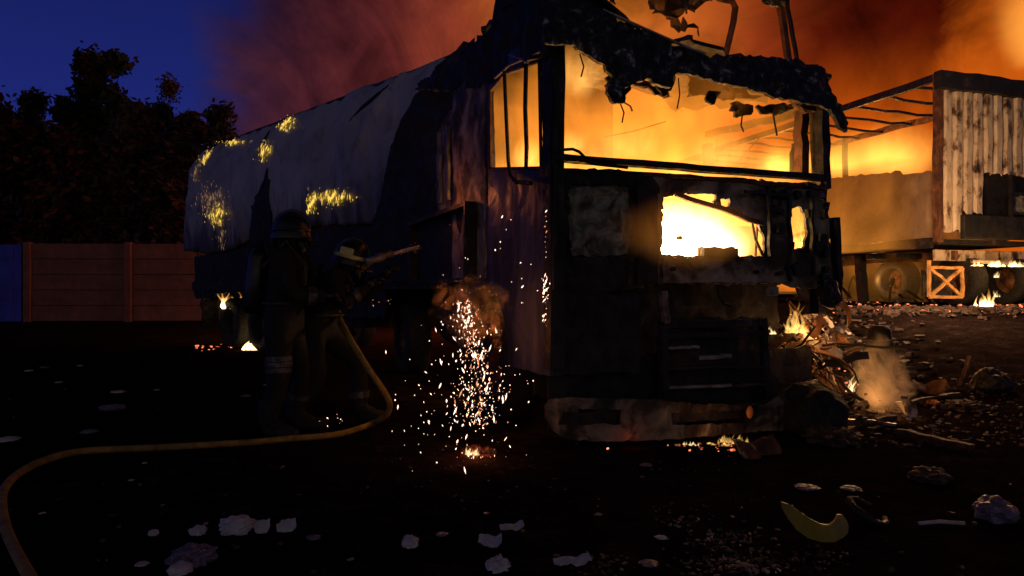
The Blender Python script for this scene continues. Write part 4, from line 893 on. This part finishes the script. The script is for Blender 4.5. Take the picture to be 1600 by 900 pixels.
FL = ['first of a short row of flakes far left, below the fence', 'second of a short row of flakes far left', 'third of a short row of flakes, under the blue gate post', 'small flake just below that far left row', 'widest bluish flake, left of the standing firefighter', 'small flake farther right than the widest bluish one', 'flake above and right of the widest bluish one', 'pale flake between the far left row and the hose', 'flake cut by the left edge above the hose', 'flake beside the left side of the standing firefighter', 'flake left of the standing firefighter, near his knees', 'tiny crumb just below the hose', 'tiny crumb a little lower than the one under the hose', 'small crumb right of the flat rectangular scrap', 'tiny dim crumb inside the bend of the hose', 'dim crumb left of the crumpled bag at the bottom', 'crumb between the bluish foam lump and the torn scrap', 'crumb above the narrow grey strip', 'small pale crumb below the bumper, farther from it', 'flat pale flake near the bottom, right of the narrow strip', 'flake on the ground just under the left headlight hole', 'crumb straight below the landing sparks', 'left of two long pale shreds above the yellow plastic piece', 'right of two long pale shreds above the yellow plastic piece']
def flake_label(i, px, py): return 'litter, ' + FL[i]
for i, (px, py, wd) in enumerate(((45, 580, .10), (70, 575, .12), (125, 572, .08), (92, 598, .08), (175, 639, .22), (245, 610, .06), (185, 614, .14), (138, 676, .12), (12, 688, .14), (418, 602, .08), (384, 620, .10), (205, 752, .03), (226, 724, .03), (490, 843, .06), (66, 803, .03), (222, 885, .05), (690, 838, .05), (1032, 843, .05), (935, 805, .05), (1015, 885, .10), (1010, 728, .10), (760, 803, .04), (1260, 763, .16), (1330, 766, .14))):
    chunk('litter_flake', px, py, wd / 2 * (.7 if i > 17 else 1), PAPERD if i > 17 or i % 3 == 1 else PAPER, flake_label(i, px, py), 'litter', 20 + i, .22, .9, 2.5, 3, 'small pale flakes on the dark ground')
# yellow curved piece
up_ = [(1244, 809), (1254, 811), (1264, 817), (1276, 825), (1290, 832), (1304, 834), (1317, 830), (1327, 824), (1335, 825), (1341, 832)]
lo_ = [(1341, 840), (1335, 847), (1322, 851), (1304, 854), (1284, 854), (1266, 850), (1254, 842), (1247, 830), (1243, 818)]
yp = [((x - 1290) / FPX * 3.05, (854 - y) / FPX * 3.05) for x, y in up_ + lo_]
o = sheet('curved_scrap', YEL, None, yp, mp=lambda a, b, o_: (a, b * .9 + o_ + a * a * 2.5, b + .01), th=.014, step=.022, rough=.0006, bump=.006, bs=9, smooth=False); o.location = GR(1290, 853, .0); tag(o, 'yellow crescent-shaped plastic offcut lying in the right foreground', 'litter')
# small ring and stick
mb = MB(); mb.tube([(.09 * cos(t), .09 * sin(t), .02) for t in [k * pi / 9 for k in range(16)]], .016, 8, .25); o = mb.build('rubber_ring', CHAR, None, True); o.location = GR(1352, 812, .02); o.rotation_euler = (.5, 0, 1); tag(o, 'broken grey ring behind the yellow curved piece', 'litter')
mb = MB(); mb.tube([(-.1, 0, 0), (0, .01, .005), (.11, 0, 0)], .009, 8); o = mb.build('stick', PAPER, None, True); o.location = GR(1470, 823, .012); tag(o, 'short white stick lying right of the yellow curved piece', 'litter')
chunk('cloth_heap', 1452, 752, .10, BRICK, 'dim reddish crumpled cloth above the white stick', 'litter', 41, .45, .8)

# rubble heap beside the cab
scrap('sheet_metal', 1310, 570, .5, .34, -.55, .3, RUST, 'orange-lit metal sheet lying behind the mudguard', 'scrap', 51, .06, .2, .1)
scrap('sheet_metal', 1300, 545, .6, .4, .3, .35, STEEL, 'crumpled pale sheet at the back of the lit rubble heap', 'scrap', 52, .1, -.2, .12)
scrap('sheet_metal', 1290, 520, .5, .4, .9, .4, CREAM, 'yellow-lit bent panel beside the cab mirror stump', 'scrap', 53, .1, .2, .1)
scrap('sheet_metal', 1360, 640, .42, .36, .4, .9, CHAR, 'dark upright plate just left of the smoke plume foot', 'scrap', 54, .04, .2, .16)
scrap('sheet_metal', 1440, 625, .5, .16, -.2, .3, RUST, 'thin reddish strip right of the smoke plume', 'scrap', 55, .05, .1, .12)
scrap('sheet_metal', 1415, 655, .3, .2, .7, .4, CREAM, 'small folded pale sheet right of the plume foot', 'scrap', 56, .08, .3, .05)
scrap('sheet_metal', 1180, 712, .4, .2, .4, .3, RUST, 'bent plate lying in the low flames under the bumper', 'scrap', 57, .06, .2, .03)
for i, (x0, y0, x1, y1, r, mt, lb) in enumerate(((1400, 682, 1520, 708, .022, TIMB, 'charred pointed plank lying right of the plume foot'), (1290, 660, 1400, 672, .014, STEEL, 'thin metal rod lying along the front of the rubble heap'), (1500, 610, 1530, 580, .02, TIMB, 'short leaning stick against the dark block'), (1400, 640, 1500, 622, .016, RUST, 'reddish bar crossing behind the plume'), (1232, 470, 1280, 530, .010, RUST, 'thin upright wire in the flames at the cab corner'), (1420, 610, 1480, 625, .014, TIMB, 'dark lath beside the reddish strip'))):
    a = GR(x0, max(y0, 500), .04); b = GR(x1, max(y1, 500), .04)
    if y0 < 500: a = PX(x0, y0, 6.1); b = PX(x1, y1, 6.2)
    if i == 2: b = a + Vector((.14, .05, .3))
    o = MB().beam(a - a, b - a, r * 2.4, r * 1.4, r * .4, 6).build('plank' if mt == TIMB else 'metal_bar', mt); o.location = a; tag(o, lb, 'plank' if mt == TIMB else 'bar')
chunk('charred_block', 1548, 612, .17, CHAR, 'dark charred block lying at the right, beside the leaning stick', 'debris', 71, .85, .5, 1.5)
chunk('charred_lump', 1510, 640, .13, BRICK, 'ragged grey lump left of the dark charred block', 'debris', 72, .4, 1.2, 3)
chunk('orange_lump', 1458, 632, .05, AMBER, 'small orange lump right of the plume', 'debris', 73, .6, .8)  # orange material without emission
# charred bollard with broken arm
pb = GR(1374, 612); bo = empty('charred_stump', ((1374 - 800) / FPX * (pb.y + .5), pb.y + .5, gz(pb.x, pb.y + .5)), .2, 'black charred round-topped stump standing behind the smoke plume', 'stump')
hb = PX(1374, 508, pb.y + .5).z - bo.location.z
MB().lathe([(.0, 0), (.16, 0), (.15, hb * .7), (.125, hb * .78), (.12, hb * .92), (.08, hb * .99), (0, hb)], 18, Matrix.Identity(4)).build('body', COAT, bo, True)
MB().tube([(.05, 0, hb * .62), (.2, 0, hb * .66), (.29, .02, hb * .55)], [.06, .06, .03], 8, .2).build('arm', CHAR, bo, True)
# loose chips and rubble (uncountable)
mb = MB(); mbe = MB(); mbf = MB()
def chip(m, px, py, s_, up=0, flat=.5):
    p = GR(px, py, s_ * flat * .4 + up); R = Matrix.Rotation(random.uniform(0, 6), 3, 'Z') @ Matrix.Rotation(random.gauss(0, .5), 3, 'X')
    m.box(p, (s_ * random.uniform(.6, 1.6), s_ * random.uniform(.5, 1), s_ * flat * random.uniform(.4, 1.2)), R, s_ * .1)
for k in range(520): chip(mb, random.gauss(1330, 60), random.gauss(585, 40) if random.random() < .6 else random.uniform(500, 670), random.uniform(.02, .09), abs(random.gauss(0, .06)))
for k in range(420): chip(mb, random.uniform(1320, 1620), random.uniform(585, 700), random.uniform(.010, .04))
for k in range(260): chip(mb, random.uniform(1300, 1620), 482 + abs(random.gauss(0, 6)), random.uniform(.03, .12))
tag(mb.build('rubble', BRICK), 'loose rubble and scrap strewn right of the cab', 'rubble', kind='stuff')
cl = [(random.gauss(1110, 90), 905 - abs(random.gauss(0, 40))) for _ in range(14)]
for k in range(900):
    c_ = random.choice(cl); chip(mbf, random.gauss(c_[0], 26), random.gauss(c_[1], 7), random.choice((.004, .006, .008, .016)))
for k in range(160): chip(mbf, random.uniform(560, 1240), random.uniform(700, 800), random.choice((.004, .006, .012)))
for k in range(300): chip(mbf, random.uniform(-20, 1620), random.uniform(560, 905), random.choice((.005, .008, .02)))
tag(mbf.build('gravel', surf('lit_grit', [(.42, (.02, .014, .012)), (.55, (.10, .07, .06)), (.72, (.42, .32, .28))], 4, (.6, .9), .3)), 'fine grit and chips scattered over the dark yard', 'grit', kind='stuff')  # grit in a lighter colour that paints the lit patch of ground
for k in range(300): chip(mbe, random.uniform(1290, 1560) if random.random() < .7 else random.uniform(1290, 1420), random.choice((462, 470, 478, 484)) + random.gauss(0, 3), random.uniform(.015, .05))
for k in range(60): chip(mbe, random.uniform(1560, 1620), 482 + random.gauss(0, 4), random.uniform(.015, .04))
for k in range(90): chip(mbe, random.gauss(1285, 30), random.gauss(560, 26), random.uniform(.01, .03), .1)
for k in range(26): chip(mbe, random.gauss(1110, 45), 697 + random.gauss(0, 4), random.uniform(.008, .025))
for k in range(16): chip(mbe, random.gauss(332, 14), 545 + random.gauss(0, 3), random.uniform(.02, .05))
tag(mbe.build('embers', EMBER), 'glowing embers scattered along the ground by the burnt trailer', 'embers', kind='stuff')
mb = MB(); arch = [(1228, 580), (1240, 560), (1262, 550), (1290, 553), (1312, 566), (1332, 586), (1340, 600)]
vs = []
for j, (x, y) in enumerate(arch):
    for dd in (5.95, 6.12, 6.3, 6.45):
        p = PX(x, y, 5.95); vs.append((p.x + (dd - 5.95) * .35 + .012 * noise.noise(p * 9 + Vector((dd * 5, 0, 0))), dd, p.z + (dd - 5.95) * .22 + .07 * noise.noise(Vector((x * .05, dd * 5, 0)))))
mb.add(vs, [(j * 4 + k, j * 4 + k + 1, j * 4 + k + 5, j * 4 + k + 4) for j in range(len(arch) - 1) for k in range(3)])
o = mb.build('mudguard', RUST, None, True); m = o.modifiers.new('s', 'SOLIDIFY'); m.thickness = .012; tag(o, 'curved orange-lit mudguard arching over the black tyre at the cab corner', 'mudguard')
o = chunk('burnt_tyre', 1268, 672, .26, RUBBER, 'black burnt tyre remains under the curved mudguard', 'tyre', 77, .95, .5, 1.6)
for nm_, mt_, n_ in (('tangled_wreckage', RUST, 70), ('tangled_metal', STEEL, 36), ('charred_tangle', CHAR, 34)):
    mb = MB()
    for k in range(n_):
        px_ = min(1335, random.gauss(1262, 30)); py_ = random.gauss(560, 34); d_ = random.uniform(6.1, 7.0); p_ = PX(px_, max(478, py_), d_); p_.z = max(p_.z, gz(p_.x, p_.y) + .02) ; p_.z = min(p_.z, .75)
        pts_ = [p_]; dv = Vector((random.gauss(0, 1), random.gauss(0, .6), random.gauss(0, .7))).normalized() * random.uniform(.04, .11)
        for j in range(4): dv = dv + Vector((random.gauss(0, .03), random.gauss(0, .03), random.gauss(-.01, .03))); q_ = pts_[-1] + dv; q_.z = max(.01, q_.z); pts_.append(q_)
        if random.random() < .45: mb.tube(pts_, random.uniform(.005, .014), 5, .2)
        else:
            w2 = random.uniform(.012, .04); sd_ = Vector((random.gauss(0, 1), random.gauss(0, 1), random.gauss(0, 1))).normalized() * w2; vs_ = []
            for q_ in pts_: vs_ += [q_ - sd_, q_ + sd_, q_ + sd_ + Vector((0, .006, .006)), q_ - sd_ + Vector((0, .006, .006))]
            mb.add(vs_, [(4 * j + a_, 4 * j + (a_ + 1) % 4, 4 * j + 4 + (a_ + 1) % 4, 4 * j + 4 + a_) for j in range(4) for a_ in range(4)])
    tag(mb.build(nm_, mt_), {'tangled_wreckage': 'rust-brown bent strips tangled together at the right corner of the cab', 'tangled_metal': 'paler bare metal strips in the tangle beside the cab corner', 'charred_tangle': 'black charred strips in the tangle beside the cab corner'}[nm_], 'wreckage', kind='stuff')
# heaps of twisted metal lit by the fire
for i, (px, py, r, sq, sd, mt, lb) in enumerate(((1245, 560, .17, .8, 81, CHAR, 'knotted black wreckage at the lower right corner of the cab'), (1305, 575, .22, .6, 82, RUST, 'orange-lit crumpled metal heap behind the curved sheet'), (1330, 545, .16, .6, 83, STEEL, 'small pale crumpled heap left of the charred stump'), (1300, 690, .15, .4, 84, BRICK, 'low reddish heap of ash in front of the rubble'), (1275, 505, .18, .5, 85, CREAM, 'yellow-lit heap close to the mirror stump'))):
    chunk('scrap_heap', px, py, r, mt, lb, 'scrap', sd, sq, 1.3, 3.2, 4)

# ================================================================== fire hose
pts = []
a = [(588, 404, 5.45), (566, 420, 5.55), (538, 445, 5.75), (528, 485, 5.72), (545, 525, 5.35), (575, 575, 5.1), (602, 615, 5.15), (609, 636, 5.2), (600, 652, 5.3), (580, 668, None), (540, 682, None), (500, 688, None), (450, 692, None), (390, 698, None), (250, 706, None), (150, 711, None), (105, 716, None), (60, 731, None), (25, 752, None), (6, 775, None), (3, 805, None), (12, 845, None), (35, 893, None), (55, 930, None)]
ctl = [PX(x, y, d) if d else GR(x, y, .028) for x, y, d in a]
for i in range(len(ctl) - 1):
    p0 = ctl[max(i - 1, 0)]; p1 = ctl[i]; p2 = ctl[i + 1]; p3 = ctl[min(i + 2, len(ctl) - 1)]
    for k in range(6):
        t = k / 6; q = .5 * ((2 * p1) + (p2 - p0) * t + (2 * p0 - 5 * p1 + 4 * p2 - p3) * t * t + (3 * p1 - p0 - 3 * p2 + p3) * t ** 3); pts.append(q)
hose = empty('fire_hose', (ctl[12].x, ctl[12].y, 0), 0, 'yellow fire hose running from the left foreground up to the firefighters', 'hose')
MB().tube([p - hose.location for p in pts], .023, 10).build('hose_jacket', HOSE, hose, True)
nd = (PX(600, 400, 5.5) - ctl[0]).normalized(); rot = nd.to_track_quat('Z', 'Y').to_matrix().to_4x4()
MB().lathe([(0, -.1), (.03, -.1), (.03, 0), (.036, .01), (.036, .06), (.024, .09), (.03, .15), (.022, .16), (0, .15)], 16, Matrix.Translation(ctl[0] - hose.location) @ rot).build('nozzle', STEEL, hose, True)
mb = MB(); p0 = PX(588, 404, 5.45); p1 = PX(600, 401, 5.5); p2 = PX(655, 387, 6.6)
WAT = surf('water_spray', [(.3, (.5, .5, .55)), (.7, (.75, .75, .8))], 30, (.2, .4), .4)
for k in range(9):
    q = Vector((random.gauss(0, .014), 0, random.gauss(0, .014))); mb.tube([p1 + q * .2, p1.lerp(p2, .5) + q * .6, p2 + q], [.008, .010, .003], 5, .3)
for k in range(120):
    t = random.random(); q = p1.lerp(p2, t) + Vector((random.gauss(0, .03 * t), random.gauss(0, .03 * t), random.gauss(0, .02 * t))); mb.box(q, (.006, .006, .006))
tag(mb.build('water_jet', WAT), 'thin pale jet of water from the nozzle towards the dark side locker', 'water', kind='stuff')

# ================================================================== firefighters
def person(pos, J, label, faced, helmet_rot=0, pack=True, helm_yellow=False):
    """J: joint -> (x, z, y) relative metres; one continuous skinned body"""
    root = empty('person', pos, 0, label, 'person')
    names = list(J); co = [Vector((J[n][0], J[n][2], J[n][1])) for n in names]; idx = {n: i for i, n in enumerate(names)}
    E = [('pelvis', 'waist'), ('waist', 'chest'), ('chest', 'neck'), ('neck', 'head'), ('head', 'crown')]
    for s in 'LR': E += [('chest', 'sh' + s), ('sh' + s, 'el' + s), ('el' + s, 'wr' + s), ('pelvis', 'hip' + s), ('hip' + s, 'kn' + s), ('kn' + s, 'an' + s), ('an' + s, 'to' + s)]
    R = dict(pelvis=.155, waist=.15, chest=.17, neck=.075, head=.095, crown=.085, sh=.095, el=.07, wr=.05, hip=.115, kn=.085, an=.07, to=.055)
    me = bpy.data.meshes.new('body'); me.from_pydata([tuple(c) for c in co], [(idx[a], idx[b]) for a, b in E], [])
    o = link_mesh('body', me, COAT, root); o.modifiers.new('skin', 'SKIN'); 
    for n, i in idx.items():
        r = R.get(n, R.get(n[:-1], .08)); me.skin_vertices[0].data[i].radius = (r, r)
    me.skin_vertices[0].data[idx['pelvis']].use_root = True
    sb = o.modifiers.new('sub', 'SUBSURF'); sb.levels = 2; sb.render_levels = 2
    o.modifiers['skin'].use_smooth_shade = True
    P = lambda n: Vector((J[n][0], J[n][2], J[n][1]))
    # helmet with brim, crest, neck flap; face under it
    hc = P('head').lerp(P('crown'), .55); M = Matrix.Translation(hc) @ Matrix.Rotation(faced, 4, 'Z') @ Matrix.Rotation(helmet_rot, 4, 'Y')
    h = MB().lathe([(.150, -.05), (.150, -.03), (.138, .0), (.132, .05), (.105, .11), (.06, .145), (0, .155)], 24, M)
    hb = h.build('helmet', HELM, root, True)
    MB().add([M @ Vector((r * cos(t), r * sin(t) * .9, -.045 - (.02 if r > .15 else 0))) for t in [(-1.1 + 2.2 * k / 12) for k in range(13)] for r in (.14, .19)], [(2 * k, 2 * k + 1, 2 * k + 3, 2 * k + 2) for k in range(12)]).build('brim', HELM, hb)
    MB().tube([M @ Vector((.14 * cos(t), 0, .02 + .145 * sin(t))) for t in [pi * k / 10 for k in range(11)]], .012, 6).build('crest', HELM, hb)
    MB().lathe([(.142, .0), (.145, .01), (.139, .03)], 24, M).build('band', REFLY if helm_yellow else HELM, hb)
    if helm_yellow: MB().box(M @ Vector((-.02, -.135, .045)), (.11, .02, .07), M.to_3x3()).build('badge', REFLY, hb, bevel=.01)
    fc = M @ Vector((.085, 0, -.10)); f = blob('face', fc, (.05, .065, .09), HELM, 3, root)
    MB().box(M @ Vector((.13, 0, -.075)), (.012, .13, .07), M.to_3x3()).build('visor', HELM, hb, bevel=.01)
    MB().tube([P('waist') + Vector((.165 * cos(t), .165 * sin(t), -.02)) for t in [k * pi / 8 for k in range(17)]], .016, 6).build('belt', HELM, root)
    for sy in (-.12, .12): MB().tube([P('chest') + Vector((.15, sy, -.12)), P('chest') + Vector((.165, sy, .02)), P('neck').lerp(P('chest'), .35) + Vector((.02, sy * 1.1, .10)), P('chest') + Vector((-.15, sy, .02))], .018, 6).build('strap', HELM, root)
    # air cylinder on the back
    if pack:
        bd = Matrix.Rotation(faced, 3, 'Z') @ Vector((-1, 0, 0)); up = (P('neck') - P('waist')).normalized(); b = P('chest') + bd * .23 - up * .08
        MB().lathe([(0, -.25), (.06, -.25), (.08, -.2), (.08, .18), (.05, .24), (.02, .26), (.02, .3), (0, .3)], 18, Matrix.Translation(b) @ up.to_track_quat('Z', 'Y').to_matrix().to_4x4()).build('air_cylinder', HELM, root, True)
        MB().beam(P('chest') + Vector((.0, -.17, .1)), P('waist') + Vector((.03, -.17, 0)), .04, .012, .004).build('strap', COAT, root)
    # gloves with five fingers curled round the hose
    for s in 'LR':
        w_ = P('wr' + s); d = (w_ - P('el' + s)).normalized(); sd = d.cross(Vector((0, 0, 1))).normalized(); u = sd.cross(d)
        g = MB(); c = w_ + d * .06
        g.tube([w_ - d * .02, w_ + d * .03, w_ + d * .09], [.045, .046, .042], 10)
        for k in range(4):
            o0 = c + sd * (k - 1.5) * .022 + d * .03; L = (.075, .085, .08, .062)[k]
            g.tube([o0, o0 + d * L * .45 - u * .008, o0 + d * L * .62 - u * .035, o0 + d * L * .4 - u * .058], [.0125, .012, .011, .009], 7)
        o0 = w_ + d * .035 + sd * .04; g.tube([o0, o0 + d * .03 + sd * .02 - u * .02, o0 + d * .055 + sd * .012 - u * .045], [.015, .013, .010], 7)
        g.build('glove', HELM, root, True)
        # boots
        a = P('an' + s); t = P('to' + s); fd = (t - a); fd.z = 0; fd.normalize(); z0 = min(a.z, t.z) - .05
        b = MB(); b.tube([a + Vector((0, 0, .16)), a + Vector((0, 0, .02)), Vector((a.x, a.y, .06)) + fd * .03, Vector((a.x, a.y, .055)) + fd * .16, Vector((a.x, a.y, .045)) + fd * .24], [.075, .068, .062, .055, .04], 12)
        b.build('boot', RUBBER, root, True)
    return root, P
def band(root, P, a, b, t, r, mt=REFLW, wd=.035, arc=(0, 2 * pi)):
    p = P(a).lerp(P(b), t); ax = (P(b) - P(a)).normalized(); M = Matrix.Translation(p) @ ax.to_track_quat('Z', 'Y').to_matrix().to_4x4()
    mb = MB(); n = 20; vs = []
    for z, rr in ((-wd / 2, r), (wd / 2, r)):
        for k in range(n + 1):
            q = arc[0] + (arc[1] - arc[0]) * k / n; vs.append(M @ Vector((rr * cos(q), rr * sin(q), z)))
    mb.add(vs, [(k, k + 1, n + 2 + k, n + 1 + k) for k in range(n)])
    o = mb.build('reflective_band', mt, root); m = o.modifiers.new('s', 'SOLIDIFY'); m.thickness = .004
# standing firefighter (x right, z up, y away)
J1 = dict(pelvis=(0, .86, 0), waist=(.0, 1.02, 0), chest=(.03, 1.25, .0), neck=(.045, 1.42, 0), head=(.05, 1.49, 0), crown=(.05, 1.57, 0),
          shL=(.02, 1.33, .19), elL=(.16, 1.10, .26), wrL=(.38, 1.12, .20), shR=(.03, 1.33, -.19), elR=(.12, 1.06, -.24), wrR=(.36, 1.05, -.12),
          hipL=(0, .80, .11), knL=(.10, .46, .13), anL=(.04, .12, .15), toL=(.18, .06, .16), hipR=(-.01, .80, -.11), knR=(.0, .45, -.13), anR=(-.08, .12, -.14), toR=(.06, .06, -.18))
r1, P1 = person((-1.72, 5.28, 0), J1, 'firefighter in black standing behind the nozzle holder, plain black helmet', 0, .0)
band(r1, P1, 'hipR', 'knR', .72, .098); band(r1, P1, 'hipR', 'knR', .84, .095); band(r1, P1, 'hipR', 'knR', .60, .10)
band(r1, P1, 'elR', 'wrR', .55, .066, REFLW, .06)
band(r1, P1, 'knL', 'anL', .55, .082)
J2 = dict(pelvis=(0, .78, 0), waist=(.07, .92, 0), chest=(.19, 1.12, .0), neck=(.27, 1.26, 0), head=(.30, 1.31, 0), crown=(.315, 1.385, 0),
          shL=(.22, 1.19, .18), elL=(.38, 1.04, .22), wrL=(.55, 1.22, .10), shR=(.21, 1.19, -.18), elR=(.28, .98, -.24), wrR=(.46, 1.14, -.06),
          hipL=(.02, .74, .11), knL=(.33, .52, .14), anL=(.34, .12, .14), toL=(.48, .06, .15), hipR=(-.01, .74, -.11), knR=(.08, .42, -.14), anR=(-.12, .12, -.14), toR=(.02, .06, -.17))
r2, P2 = person((-1.60, 5.62, 0), J2, 'crouching firefighter aiming the nozzle, black helmet with a yellow patch', 0, .25, True, True)
band(r2, P2, 'elR', 'wrR', .45, .066, REFLW, .05); band(r2, P2, 'knL', 'anL', .7, .085, REFLW, .05); band(r2, P2, 'chest', 'waist', .3, .185, REFLW, .04)
